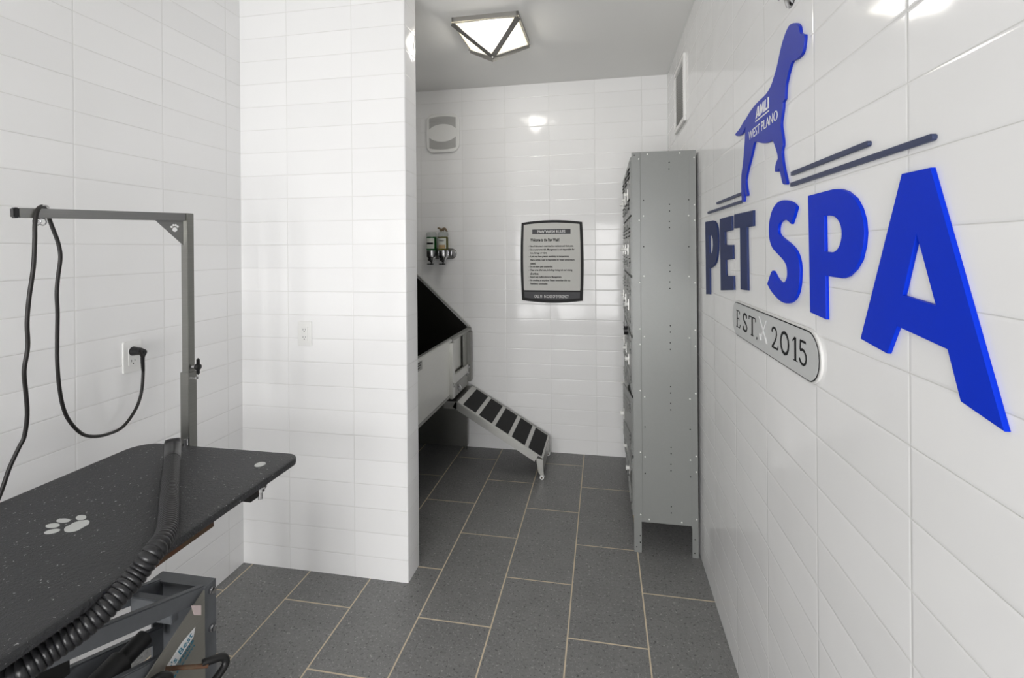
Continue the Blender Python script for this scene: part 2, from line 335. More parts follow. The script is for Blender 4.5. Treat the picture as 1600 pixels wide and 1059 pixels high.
SHAPES = {
 'dog': [(1.2716,2.0454), (1.2523,2.0360), (1.2432,2.0287), (1.2363,2.0214), (1.2338,2.0140), (1.2309,2.0026), (1.2185,1.9956), (1.2068,1.9895), (1.2059,1.9822), (1.2076,1.9757), (1.2113,1.9649), (1.2166,1.9546), (1.2271,1.9504), (1.2485,1.9502), (1.2706,1.9543), (1.2790,1.9575), (1.2937,1.9498), (1.3058,1.9386), (1.3163,1.9243), (1.3258,1.9127), (1.3279,1.8987), (1.3295,1.8810), (1.3431,1.8763), (1.3457,1.8605), (1.3538,1.8433), (1.3619,1.8272), (1.3546,1.8045), (1.3473,1.7834), (1.3454,1.7678), (1.3532,1.7597), (1.3558,1.7490), (1.3486,1.7227), (1.3377,1.6989), (1.3269,1.6809), (1.3212,1.6693), (1.3235,1.6655), (1.3497,1.6689), (1.3572,1.6824), (1.3685,1.7036), (1.3722,1.7141), (1.3786,1.7123), (1.3885,1.7067), (1.4049,1.7101), (1.4046,1.7236), (1.3961,1.7337), (1.3836,1.7415), (1.3851,1.7504), (1.3994,1.7718), (1.4158,1.7911), (1.4225,1.7984), (1.4505,1.7986), (1.4873,1.8024), (1.5358,1.8152), (1.5665,1.8266), (1.5858,1.8258), (1.5971,1.8116), (1.6085,1.7972), (1.6282,1.7773), (1.6483,1.7603), (1.6642,1.7421), (1.6742,1.7296), (1.6768,1.7213), (1.6713,1.7014), (1.6598,1.6827), (1.6576,1.6739), (1.6720,1.6719), (1.6840,1.6784), (1.6874,1.6893), (1.6930,1.7111), (1.6991,1.7190), (1.7009,1.6979), (1.6963,1.6797), (1.6941,1.6689), (1.6994,1.6581), (1.7196,1.6590), (1.7245,1.6684), (1.7278,1.6903), (1.7284,1.7156), (1.7263,1.7441), (1.7221,1.7579), (1.7088,1.7772), (1.6981,1.8037), (1.6899,1.8304), (1.6818,1.8567), (1.6788,1.8770), (1.6735,1.8950), (1.6846,1.8907), (1.7035,1.8828), (1.7291,1.8815), (1.7689,1.8862), (1.7992,1.8975), (1.7892,1.9027), (1.7549,1.9039), (1.7219,1.9104), (1.7026,1.9163), (1.6656,1.9207), (1.6300,1.9301), (1.5962,1.9341), (1.5544,1.9378), (1.5041,1.9373), (1.4725,1.9379), (1.4496,1.9420), (1.4273,1.9496), (1.4056,1.9666), (1.3880,1.9796), (1.3742,1.9958), (1.3605,2.0139), (1.3441,2.0304), (1.3250,2.0429), (1.3065,2.0505), (1.2917,2.0516)],
 'P1': [(2.3098,1.6242), (2.1678,1.6228), (2.1316,1.6192), (2.0970,1.6063), (2.0755,1.5859), (2.0680,1.5585), (2.0654,1.5353), (2.0697,1.5044), (2.0842,1.4732), (2.1073,1.4492), (2.1468,1.4332), (2.2027,1.4237), (2.2259,1.4208), (2.2260,1.3081), (2.3027,1.3010)],
 'P1h': [(2.2307,1.5628), (2.1885,1.5625), (2.1612,1.5448), (2.1566,1.5204), (2.1666,1.4962), (2.1912,1.4837), (2.2257,1.4825)],
 'E': [(2.0331,1.6214), (1.8513,1.6224), (1.8515,1.5718), (1.9541,1.5683), (1.9512,1.5191), (1.8438,1.5183), (1.8426,1.4687), (1.9455,1.4628), (1.9415,1.4032), (1.8338,1.4092), (1.8326,1.3599), (2.0259,1.3418)],
 'T': [(1.8187,1.6246), (1.6005,1.6225), (1.6017,1.5744), (1.6703,1.5744), (1.6649,1.3724), (1.7462,1.3681), (1.7476,1.5760), (1.8200,1.5764)],
 'S': [(1.3405,1.6286), (1.3075,1.6235), (1.2763,1.6140), (1.2611,1.6041), (1.2735,1.5864), (1.2945,1.5652), (1.3157,1.5744), (1.3340,1.5789), (1.3569,1.5775), (1.3767,1.5720), (1.3850,1.5596), (1.3852,1.5482), (1.3734,1.5394), (1.3464,1.5304), (1.3096,1.5190), (1.2751,1.5056), (1.2554,1.4902), (1.2441,1.4700), (1.2432,1.4497), (1.2469,1.4215), (1.2571,1.4002), (1.2774,1.3827), (1.3054,1.3717), (1.3346,1.3671), (1.3730,1.3685), (1.4136,1.3787), (1.4479,1.3904), (1.4747,1.4064), (1.4560,1.4273), (1.4362,1.4456), (1.4249,1.4452), (1.4041,1.4303), (1.3799,1.4203), (1.3564,1.4168), (1.3373,1.4218), (1.3244,1.4349), (1.3241,1.4512), (1.3289,1.4646), (1.3513,1.4777), (1.3905,1.4912), (1.4322,1.5069), (1.4494,1.5234), (1.4580,1.5415), (1.4593,1.5627), (1.4479,1.5921), (1.4255,1.6142), (1.3917,1.6272), (1.3636,1.6294)],
 'P2': [(1.1935,1.6237), (1.0739,1.6241), (1.0455,1.6213), (1.0188,1.6137), (0.9887,1.5979), (0.9698,1.5778), (0.9586,1.5553), (0.9557,1.5337), (0.9592,1.5122), (0.9711,1.4856), (0.9906,1.4677), (1.0160,1.4539), (1.0373,1.4487), (1.0709,1.4489), (1.1102,1.4499), (1.1085,1.3594), (1.1872,1.3641)],
 'P2h': [(1.1144,1.5739), (1.0836,1.5727), (1.0604,1.5669), (1.0438,1.5535), (1.0386,1.5376), (1.0405,1.5232), (1.0501,1.5088), (1.0672,1.4994), (1.0879,1.4979), (1.1125,1.4997)],
 'A': [(0.8457,1.6206), (0.7788,1.6195), (0.6535,1.2960), (0.7232,1.3092), (0.7472,1.3714), (0.8604,1.3845), (0.8886,1.3357), (0.9716,1.3447)],
 'Ah': [(0.8106,1.5274), (0.7699,1.4274), (0.8459,1.4345)],
}
CORD = [(-1.690,1.509,1.148),(-1.675,1.511,1.143),(-1.680,1.525,1.113),(-1.690,1.536,1.065),(-1.690,1.528,0.987),(-1.690,1.504,0.931),(-1.685,1.453,0.888),(-1.680,1.397,0.883),(-1.670,1.341,0.896),(-1.660,1.294,0.923),(-1.650,1.251,0.977),(-1.640,1.224,1.032),(-1.625,1.202,1.106),(-1.615,1.190,1.183),(-1.605,1.183,1.257),(-1.595,1.177,1.330),(-1.585,1.168,1.388),(-1.580,1.168,1.438),(-1.575,1.171,1.495),(-1.572,1.163,1.538),(-1.568,1.144,1.586),(-1.563,1.131,1.614),(-1.555,1.119,1.631),(-1.540,1.100,1.639),(-1.520,1.074,1.626),(-1.515,1.064,1.589),(-1.515,1.063,1.543),(-1.520,1.063,1.471),(-1.530,1.059,1.386),(-1.540,1.061,1.319),(-1.550,1.069,1.252),(-1.560,1.067,1.186),(-1.575,1.081,1.121),(-1.590,1.094,1.056),(-1.605,1.097,0.993),(-1.610,1.088,0.966),(-1.612,1.067,0.919),(-1.612,1.049,0.866),(-1.612,1.030,0.815),]
PAW = [[(-1.2710,0.9996),(-1.2673,0.9961),(-1.2652,0.9925),(-1.2650,0.9892),(-1.2668,0.9867),(-1.2703,0.9851),(-1.2750,0.9846),(-1.2805,0.9855),(-1.2861,0.9874),(-1.2911,0.9903),(-1.2949,0.9938),(-1.2971,0.9974),(-1.2973,1.0007),(-1.2956,1.0034),(-1.2921,1.0050),(-1.2873,1.0054),(-1.2817,1.0046),(-1.2760,1.0025)],[(-1.2944,0.9804),(-1.2920,0.9777),(-1.2917,0.9747),(-1.2936,0.9720),(-1.2975,0.9697),(-1.3029,0.9682),(-1.3092,0.9677),(-1.3156,0.9682),(-1.3213,0.9696),(-1.3258,0.9719),(-1.3283,0.9746),(-1.3287,0.9776),(-1.3268,0.9804),(-1.3229,0.9827),(-1.3174,0.9842),(-1.3110,0.9847),(-1.3046,0.9842),(-1.2988,0.9827)],[(-1.2974,0.9592),(-1.2944,0.9562),(-1.2935,0.9529),(-1.2947,0.9496),(-1.2980,0.9469),(-1.3028,0.9450),(-1.3087,0.9441),(-1.3150,0.9443),(-1.3209,0.9457),(-1.3256,0.9480),(-1.3287,0.9510),(-1.3297,0.9543),(-1.3286,0.9576),(-1.3253,0.9604),(-1.3204,0.9624),(-1.3144,0.9633),(-1.3080,0.9630),(-1.3021,0.9616)],[(-1.2737,0.9424),(-1.2710,0.9396),(-1.2700,0.9361),(-1.2709,0.9323),(-1.2736,0.9286),(-1.2776,0.9256),(-1.2826,0.9235),(-1.2879,0.9226),(-1.2929,0.9229),(-1.2971,0.9246),(-1.2998,0.9273),(-1.3009,0.9308),(-1.3001,0.9346),(-1.2975,0.9383),(-1.2934,0.9415),(-1.2883,0.9436),(-1.2829,0.9445),(-1.2778,0.9441)],[(-1.2671,0.9451),(-1.2751,0.9544),(-1.2730,0.9625),(-1.2757,0.9731),(-1.2666,0.9837),(-1.2546,0.9891),(-1.2414,0.9846),(-1.2306,0.9731),(-1.2307,0.9643),(-1.2293,0.9516),(-1.2323,0.9427),(-1.2439,0.9375),(-1.2562,0.9385)],]


# ================================================================ THE SETTING
T = .10
def wall(name, a, b, mat, bevel=0): return struct(MB().box(a, b).build(name, mat))
struct(MB().box((XL - T, YR - T, -.1), (XR + T, YB + T, 0)).build('floor', MT['floor']))
struct(MB().box((XL - T, YR - T, ZC), (XR + T, YB + T, ZC + .1)).build('ceiling', MT['ceil']))
wall('wall_left', (XL - T, YR - T, 0), (XL, YB + T, ZC), MT['w_left'])
wall('wall_right', (XR, YR - T, 0), (XR + T, YB + T, ZC), MT['w_right'])
wall('wall_back', (XL, YB, 0), (XR, YB + T, ZC), MT['w_back'])
def partition():
    r = .007; pts = [(XL, YM), (XJ - r, YM)]
    for i in range(1, 6): a = -PI / 2 + i * PI / 12; pts.append((XJ - r + r * math.cos(a), YM + r + r * math.sin(a)))
    pts += [(XJ, YJ), (XL, YJ)]
    m = MB(); m.prism(pts, 'z', 0, ZC); return struct(m.build('wall_partition', MT['w_mid'], smooth=50))
partition()
m = MB(); xs = [XL] + [v for w_ in WIN for v in w_] + [XR]
for i in (0, 2, 4, 6): m.box((xs[i], YR - T, 0), (xs[i + 1], YR, ZC))
for a, b in WIN: m.box((a, YR - T, 0), (b, YR, WZ[0])); m.box((a, YR - T, WZ[1]), (b, YR, ZC))
struct(m.build('wall_rear', MT['w_rear'], smooth=0))
for i, (a, b) in enumerate(WIN):
    r = bpy.data.objects.new('window_%d' % (i + 1), None); COL.objects.link(r); r.location = ((a + b) / 2, YR - .05, WZ[0]); struct(r)
    f = MB(); t = .045; c = (a + b) / 2; zc = WZ[0] + .95
    for p, q in (((a, WZ[0]), (a + t, WZ[1])), ((b - t, WZ[0]), (b, WZ[1])), ((a + t, WZ[0]), (b - t, WZ[0] + t)), ((a + t, WZ[1] - t), (b - t, WZ[1])), ((a + t, zc - .02), (b - t, zc + .02))):
        f.box((p[0], YR - .08, p[1]), (q[0], YR - .02, q[1]), bevel=.002)
    f.build('window_frame', MT['white'], r)
    MB().box((a + t, YR - .053, WZ[0] + t), (b - t, YR - .047, WZ[1] - t)).build('window_pane', MT['glass'], r, 0)

# ================================================================ CEILING LIGHTS
def ceiling_light(x, y, rot, label, power):
    r = thing('ceiling_light', label, 'light', (x, y, ZC))
    s, h, dz = .180, .032, .122; z0 = ZC - h; ap = Vector((x, y, z0 - dz))
    C = [Vector((x + sx * s, y + sy * s, z0)) for sx, sy in ((-1, -1), (1, -1), (1, 1), (-1, 1))]
    m = MB()
    for i in range(4):
        p, q = C[i], C[(i + 1) % 4]; n = ((p + q) / 2 - Vector((x, y, z0))).normalized() * -.006
        m.beam(p + n + Vector((0, 0, h / 2)), q + n + Vector((0, 0, h / 2)), .012, h, bevel=.001)
    m.build('base_frame', MT['nickel'], r)
    for i in range(4):
        MB().beam(C[i] * .985 + ap * .015, ap * .97 + C[i] * .03, .034, .006, up=(C[i] - Vector((x, y, C[i].z)) + Vector((0, 0, -.3))), bevel=.001).build('rib', MT['nickel'], r)
    for i in (2, 3):      # the two far ribs carry a deeper hanging edge
        t = bmesh.new(); side = (C[i] - Vector((x, y, C[i].z))).cross(Vector((0, 0, 1))).normalized() * .002
        q = [C[i] + Vector((0, 0, -.002)), ap + Vector((0, 0, -.002)), ap + Vector((0, 0, -.030)), C[i] + Vector((0, 0, -.016))]
        A_ = [t.verts.new(p + side) for p in q]; B_ = [t.verts.new(p - side) for p in q]; t.faces.new(A_); t.faces.new(B_[::-1])
        for k in range(4): t.faces.new((A_[k], B_[k], B_[(k + 1) % 4], A_[(k + 1) % 4]))
        bmesh.ops.recalc_face_normals(t, faces=t.faces); MB().add(t).build('hanging_fin', MT['nickel'], r, 0)
    MB().lathe([(.001, -.012), (.006, -.010), (.008, -.003), (.008, .004), (.001, .006)], Matrix.Translation(ap)).build('finial', MT['nickel'], r)
    for i in range(4):
        a, b = C[i], C[(i + 1) % 4]; t = bmesh.new(); up = Vector((0, 0, .004))
        A = [t.verts.new(v + up) for v in (a, b, ap)]; B = [t.verts.new(v + up * 2) for v in (a, b, ap)]
        t.faces.new(A); t.faces.new(B[::-1])
        for k in range(3): t.faces.new((A[k], B[k], B[(k + 1) % 3], A[(k + 1) % 3]))
        bmesh.ops.recalc_face_normals(t, faces=t.faces); MB().add(t).build('glass_panel', MT['lamp'], r, 0)
    bl = bpy.data.lights.new('bulb', 'POINT'); bl.energy = power; bl.shadow_soft_size = .075; bl.color = (1, .97, .92)
    bo = bpy.data.objects.new('bulb', bl); COL.objects.link(bo); bo.location = (0, 0, -.060); bo.parent = r
    al = bpy.data.lights.new('bulb_tray', 'AREA'); al.shape = 'SQUARE'; al.size = .30; al.energy = power * .62; al.color = (1, .97, .92)
    ao = bpy.data.objects.new('bulb_tray', al); COL.objects.link(ao); ao.location = (0, 0, -h - .004); ao.parent = r
    r.rotation_euler.z = rot
ceiling_light(-.600, 2.665, math.radians(-.5), 'square ceiling light with pointed lit glass pyramid and grey metal ribs', 31)
ceiling_light(-.59, .95, 0, 'pyramid glass ceiling light above the grooming area, nearer the rear windows', 1.5)

for (x_, y_), wh in zip(FILL_PANELS, ('left', 'right')):  # housings for the added fill lamps, out of view
    r = thing('added_fill_panel', 'added fill light, flat white ceiling panel behind the camera, nearer the %s wall' % wh, 'light', (x_, y_, ZC))
    m = MB(); a, b = .30, .60
    for p, q in (((-a, -b), (-a + .03, b)), ((a - .03, -b), (a, b)), ((-a + .03, -b), (a - .03, -b + .03)), ((-a + .03, b - .03), (a - .03, b))): m.box((x_ + p[0], y_ + p[1], ZC - .035), (x_ + q[0], y_ + q[1], ZC))
    m.build('fill_panel_frame', MT['white'], r); MB().box((x_ - .27, y_ - .57, ZC - .028), (x_ + .27, y_ + .57, ZC)).build('fill_panel_face', MT['white'], r)
# ================================================================ RIGHT WALL SIGN
P = XR; TH = .007
SP = SHAPES
dog = thing('dog_sign', 'blue standing dog silhouette cut-out with white lettering on right wall', 'sign', (P, 1.46, 1.68))
flat('dog_silhouette', [chaikin(SP['dog'], 2)], 'right', P, TH, MT['dogblue'], dog)
def logo():     # four bold slanted capitals
    G = [[(0, 0), (.33, 1), (.52, 1), (.60, 0), (.42, 0), (.41, .2), (.25, .2), (.19, 0)],
         [(.64, 0), (.72, 1), (.88, 1), (.96, .42), (1.10, 1), (1.26, 1), (1.28, 0), (1.13, 0), (1.12, .62), (.98, .08), (.90, .08), (.82, .62), (.79, 0)],
         [(1.34, 0), (1.38, 1), (1.54, 1), (1.51, .2), (1.74, .2), (1.74, 0)], [(1.80, 0), (1.82, 1), (1.98, 1), (1.97, 0)]]
    m = MB(); y0, z0, W_, H_ = 1.566, 1.892, .060, .031
    for g in G: m.prism([(y0 - a * W_, z0 + b * H_) for a, b in g], 'x', P - TH - .0008, P - TH)
    m.prism([(y0 - a * W_, z0 + b * H_) for a, b in [(.31, .36), (.40, .36), (.375, .74)]], 'x', P - TH - .0010, P - TH - .0008, 1)
    return m.build('logo_lettering', [MT['wht'], MT['dogblue']], dog, 0)
logo()
MB().box((P - TH - .0008, 1.446, 1.8825), (P - TH, 1.568, 1.8865)).build('underline', MT['wht'], dog)
text('name_lettering', 'WEST PLANO', 1.637, 1.381, 1.843, 1.870, 'right', P - TH, MT['wht'], dog, bold=-.004)
def letter(loops, mat, ch, label):
    o = flat('sign_letter', loops, 'right', P, TH, MT[mat]); tag(o, label, 'letter', 'raised letters of the wall sign'); return o
letter([SP['P1'], SP['P1h']], 'navy', 'P', 'dark navy raised letter P nearest the grey locker, long left leg')
letter([SP['E']], 'navy', 'E', 'dark navy raised letter E between the navy P and T')
letter([SP['T']], 'navy', 'T', 'dark navy raised letter T ending the first word on the wall')
letter([chaikin(SP['S'], 2)], 'blue', 'S', 'bright blue raised letter S beginning the second word')
letter([SP['P2'], chaikin(SP['P2h'], 1, 40)], 'blue', 'P', 'bright blue raised letter P between the S and the large A')
letter([SP['A'], SP['Ah']], 'blue', 'A', 'large bright blue raised letter A, last and nearest the camera')
def bar(y0, y1, z0, z1, rnd, label):
    h = (z1 - z0) / 2; zc = (z0 + z1) / 2
    pts = [(y0, z0), (y0, z1)] + [(y1 + h - h * math.sin(a), zc + h * math.cos(a)) for a in [i * PI / 8 for i in range(9)]] if rnd == 1 else \
          [(y1, z0), (y1, z1)] + [(y0 - h + h * math.sin(a), zc + h * math.cos(a)) for a in [i * PI / 8 for i in range(9)]]
    tag(flat('sign_bar', [pts], 'right', P, TH, MT['bar']), label, 'sign bar', 'slate bars beside the dog silhouette')
bar(1.295, .942, 1.6831, 1.693, 1, 'upper and shorter slate bar right of the dog silhouette')
bar(1.299, .774, 1.6567, 1.6667, 1, 'lower and longer slate bar right of the dog silhouette')
bar(2.091, 1.737, 1.6827, 1.6925, 2, 'upper and shorter slate bar left of the dog, behind its hind paws')
bar(2.263, 1.737, 1.6565, 1.6665, 2, 'lower and longer slate bar left of the dog, above navy letters')
def stadium(y0, y1, z0, z1, n=12):
    r = (z1 - z0) / 2; zc = (z0 + z1) / 2
    return [(y0 - r - 0 + 2 * 0 + r * -math.sin(a) * -1, zc + r * math.cos(a)) for a in [i * PI / n for i in range(n + 1)]] + \
           [(y1 + r - r * math.sin(a), zc - r * math.cos(a)) for a in [i * PI / n for i in range(n + 1)]]
pl = thing('year_plaque', 'light grey rounded plaque with black outline reading established year, below raised letters', 'plaque', (P, 1.495, 1.2))
flat('plaque_rim', [stadium(1.853, 1.133, 1.205, 1.327)], 'right', P, .006, MT['pillw'], pl)
flat('outline', [stadium(1.848, 1.141, 1.208, 1.3215)], 'right', P - .006, .0009, MT['ink'], pl, bevel=0)
flat('plaque_face', [stadium(1.8455, 1.144, 1.2105, 1.319)], 'right', P - .0069, .0009, MT['pill'], pl, bevel=0)
GL = {  # serif strokes in a unit box: (width, points)
 'E': [(.15, [(.24, 0), (.24, 1)]), (.05, [(.05, .025), (.84, .025)]), (.05, [(.05, .975), (.80, .975)]), (.05, [(.24, .52), (.64, .52)]), (.06, [(.80, .03), (.92, .22)]), (.06, [(.78, .97), (.82, .80)]), (.06, [(.63, .42), (.63, .62)])],
 'S': [(.12, [(.80, .78), (.76, .90), (.60, .965), (.42, .965), (.24, .90), (.18, .76), (.26, .62), (.50, .50), (.74, .38), (.84, .24), (.78, .10), (.60, .035), (.38, .035), (.20, .10), (.12, .24)]), (.05, [(.83, .98), (.83, .76)]), (.05, [(.12, .02), (.12, .26)])],
 'T': [(.15, [(.5, 0), (.5, 1)]), (.05, [(.04, .975), (.96, .975)]), (.06, [(.05, .98), (.03, .80)]), (.06, [(.95, .98), (.97, .80)]), (.045, [(.32, .02), (.68, .02)])],
 '.': [(.5, [(.3, .04), (.8, .04)])],
 '2': [(.11, [(.10, .74), (.16, .88), (.34, .965), (.54, .96), (.72, .86), (.76, .70), (.66, .50), (.42, .26), (.12, .05)]), (.09, [(.10, .045), (.88, .045)]), (.06, [(.88, .02), (.94, .20)])],
 '0': [(.12, [(.5, .965), (.28, .90), (.14, .70), (.11, .5), (.14, .30), (.28, .10), (.5, .035), (.72, .10), (.86, .30), (.89, .5), (.86, .70), (.72, .90), (.5, .965)])],
 '1': [(.26, [(.55, 0), (.55, .98)]), (.10, [(.12, .80), (.55, .97)]), (.05, [(.2, .02), (.9, .02)])],
 '5': [(.10, [(.22, .97), (.18, .56)]), (.11, [(.20, .945), (.86, .945)]), (.12, [(.18, .56), (.42, .62), (.66, .58), (.84, .44), (.87, .28), (.78, .12), (.58, .035), (.36, .04), (.20, .10), (.10, .22)])]}
def serif(ch, y0, y1, z0, z1, plane, mat, parent):
    m = MB(); W = y0 - y1; Hh = z1 - z0
    for wd, pts in GL[ch]:
        P2 = [Vector((y0 - u * W, z0 + v * Hh)) for u, v in pts]; half = wd * W * .5 if ch != '.' else .0035
        if ch != '.': half = max(wd * .5 * W, .0008)
        L_, R_ = [], []
        for i, p in enumerate(P2):
            d = (P2[min(i + 1, len(P2) - 1)] - P2[max(i - 1, 0)]).normalized(); n = Vector((-d.y, d.x))
            L_.append(p + n * half); R_.append(p - n * half)
        t = bmesh.new(); a = [[t.verts.new((plane - k, q.x, q.y)) for q in L_] for k in (0, .0008)]; b = [[t.verts.new((plane - k, q.x, q.y)) for q in R_] for k in (0, .0008)]
        for i in range(len(P2) - 1):
            t.faces.new((a[1][i], a[1][i + 1], b[1][i + 1], b[1][i])); t.faces.new((a[0][i], a[0][i + 1], a[1][i + 1], a[1][i])); t.faces.new((b[0][i], b[0][i + 1], b[1][i + 1], b[1][i]))
        bmesh.ops.recalc_face_normals(t, faces=t.faces); m.add(t)
    return m.build('lettering', mat, parent, 0)
PP = P - .0078
for ch, a, b in (('E', 1.797, 1.742), ('S', 1.720, 1.660), ('T', 1.650, 1.576), ('.', 1.574, 1.560), ('2', 1.440, 1.384), ('0', 1.374, 1.306), ('1', 1.292, 1.252), ('5', 1.250, 1.200)):
    z0, z1 = 1.237, 1.295
    serif(ch, a, b, z0, z1 if ch != '.' else z0 + .008, PP, MT['ink'], pl)
m = MB()   # pale crossed comb and scissors between the words
m.beam((PP - .0004, 1.541, 1.306), (PP - .0004, 1.474, 1.240), .0008, .004, up=(1, 0, 0)); m.beam((PP - .0004, 1.478, 1.303), (PP - .0004, 1.535, 1.236), .0008, .004, up=(1, 0, 0))
m.beam((PP - .0004, 1.522, 1.240), (PP - .0004, 1.532, 1.258), .0008, .008, up=(1, 0, 0)); m.beam((PP - .0004, 1.472, 1.238), (PP - .0004, 1.486, 1.254), .0008, .007, up=(1, 0, 0))
m.build('crossed_tools_mark', MT['faint'], pl, 0)

# ================================================================ RULES SIGN ON THE BACK WALL
rs = thing('rules_sign', 'framed grey wash rules notice with bowed dark frame on the back tiled wall', 'sign', (-.373, YB, 1.11))
def bowed(x0, x1, z0, z1, bow, bz, n=8):
    pts = []; cx, cz = (x0 + x1) / 2, (z0 + z1) / 2; hx, hz = (x1 - x0) / 2, (z1 - z0) / 2
    for i in range(n): t = -1 + 2 * i / n; pts.append((cx + t * hx, cz + hz + bz * (1 - t * t)))
    for i in range(n): t = 1 - 2 * i / n; pts.append((cx + hx + bow * (1 - t * t), cz + t * hz))
    for i in range(n): t = 1 - 2 * i / n; pts.append((cx + t * hx, cz - hz - bz * (1 - t * t)))
    for i in range(n): t = -1 + 2 * i / n; pts.append((cx - hx - bow * (1 - t * t), cz + t * hz))
    return pts
flat('frame', [bowed(-.597, -.150, 1.127, 1.703, .009, .017)], 'back', YB, .016, MT['sdark'], rs)
flat('notice_panel', [[(x, max(z, 1.202)) for x, z in bowed(-.580, -.168, 1.150, 1.688, .006, .013)]], 'back', YB - .016, .0012, MT['sgrey'], rs, bevel=0)
fb = [(-.580, 1.190), (-.168, 1.190), (-.170, 1.147)] + [(-.374 + .204 * t, 1.147 - .013 * (1 - t * t)) for t in (.75, .5, .25, 0, -.25, -.5, -.75)] + [(-.578, 1.147)]
flat('footer_bar', [fb], 'back', YB - .016, .0012, MT['sbar'], rs, bevel=0)
YS = YB - .0172
MB().box((-.517, YS - .0008, 1.618), (-.233, YS, 1.653)).build('heading_bar', MT['sbar'], rs)
text('heading_lettering', 'PAW WASH RULES', -.478, -.272, 1.624, 1.647, 'back', YS - .0008, MT['wht'], rs, bold=.02)
text('welcome_lettering', 'Welcome to the Paw Wash!', -.531, -.315, 1.563, 1.588, 'back', YS, MT['ink'], rs, bold=.03)
lines = [('- Use of this area is restricted to residents and their pets.', -.545, -.212), ('- Use at your own risk. Management is not responsible for', -.545, -.206), ('loss, damage or injury.', -.533, -.405),
         ('- A pet may have greater sensitivity to temperature', -.545, -.247), ('than a human. User is responsible for water temperature', -.533, -.206), ('control.', -.533, -.492),
         ('- Do not leave pets unattended.', -.545, -.366), ('- Clean area after use, including rinsing tub and wiping', -.545, -.222), ('all surfaces.', -.533, -.470),
         ('- Report any malfunctions to Management.', -.545, -.300), ('- No smoking at any time. Please remember this is a', -.545, -.238), ('Residency community.', -.533, -.403)]
for i, (s, a, b) in enumerate(lines):
    z = 1.528 - i * .02535; text('rule_lettering', s, a, b, z - .009, z + .008, 'back', YS, MT['ink'], rs, bold=.028)
text('footer_lettering', 'CALL 911 IN CASE OF EMERGENCY', -.503, -.250, 1.146, 1.168, 'back', YS, MT['wht'], rs, bold=.015)

# ================================================================ WALL UNIT WITH CURVED GRILLES
wu = thing('wall_vent', 'rounded square white wall unit with two curved grey grille openings', 'vent', (-1.207, YB, 2.26))
def rrect(x0, x1, z0, z1, r, n=6):
    out = []
    for cx, cz, a0 in ((x1 - r, z1 - r, 0), (x0 + r, z1 - r, 90), (x0 + r, z0 + r, 180), (x1 - r, z0 + r, 270)):
        for i in range(n + 1): a = math.radians(a0 + 90 * i / n); out.append((cx + r * math.cos(a), cz + r * math.sin(a)))
    return out
wy = YB
outer = [(x + .010 * (1 - ((z - 2.405) / .15) ** 2) * (1 if x > -1.2 else -1), z + .012 * (1 - min(1, ((x + 1.207) / .12) ** 2)) * (1 if z > 2.4 else -1)) for x, z in rrect(-1.333, -1.081, 2.262, 2.546, .045)]
flat('housing', [outer], 'back', wy, .022, MT['white'], wu, bevel=.006)
def curved(up):
    pts = []; zc = 2.405; s = 1 if up else -1; n = 10
    for i in range(n + 1): t = -1 + 2 * i / n; pts.append((-1.207 + t * .106, zc + s * (.114 + .014 * (1 - t * t))))
    for i in range(n + 1): t = 1 - 2 * i / n; pts.append((-1.207 + t * .106, zc + s * (.032 + .036 * (1 - t * t) ** .8)))
    return pts
for up in (1, 0):
    g = flat('grille', [curved(up)], 'back', wy - .022, .001, MT['grille'], wu, bevel=0)
    mm = MB()
    for k in range(7):
        z = 2.405 + (1 if up else -1) * (.058 + k * .009); hw = .104 if k > 2 else [.0, .0, .0][k] or .104
        if k < 2: continue
        mm.box((-1.207 - .104, wy - .0245, z - .0012), (-1.207 + .104, wy - .0228, z + .0012))
    mm.build('grille_slat', MT['grille'], wu)

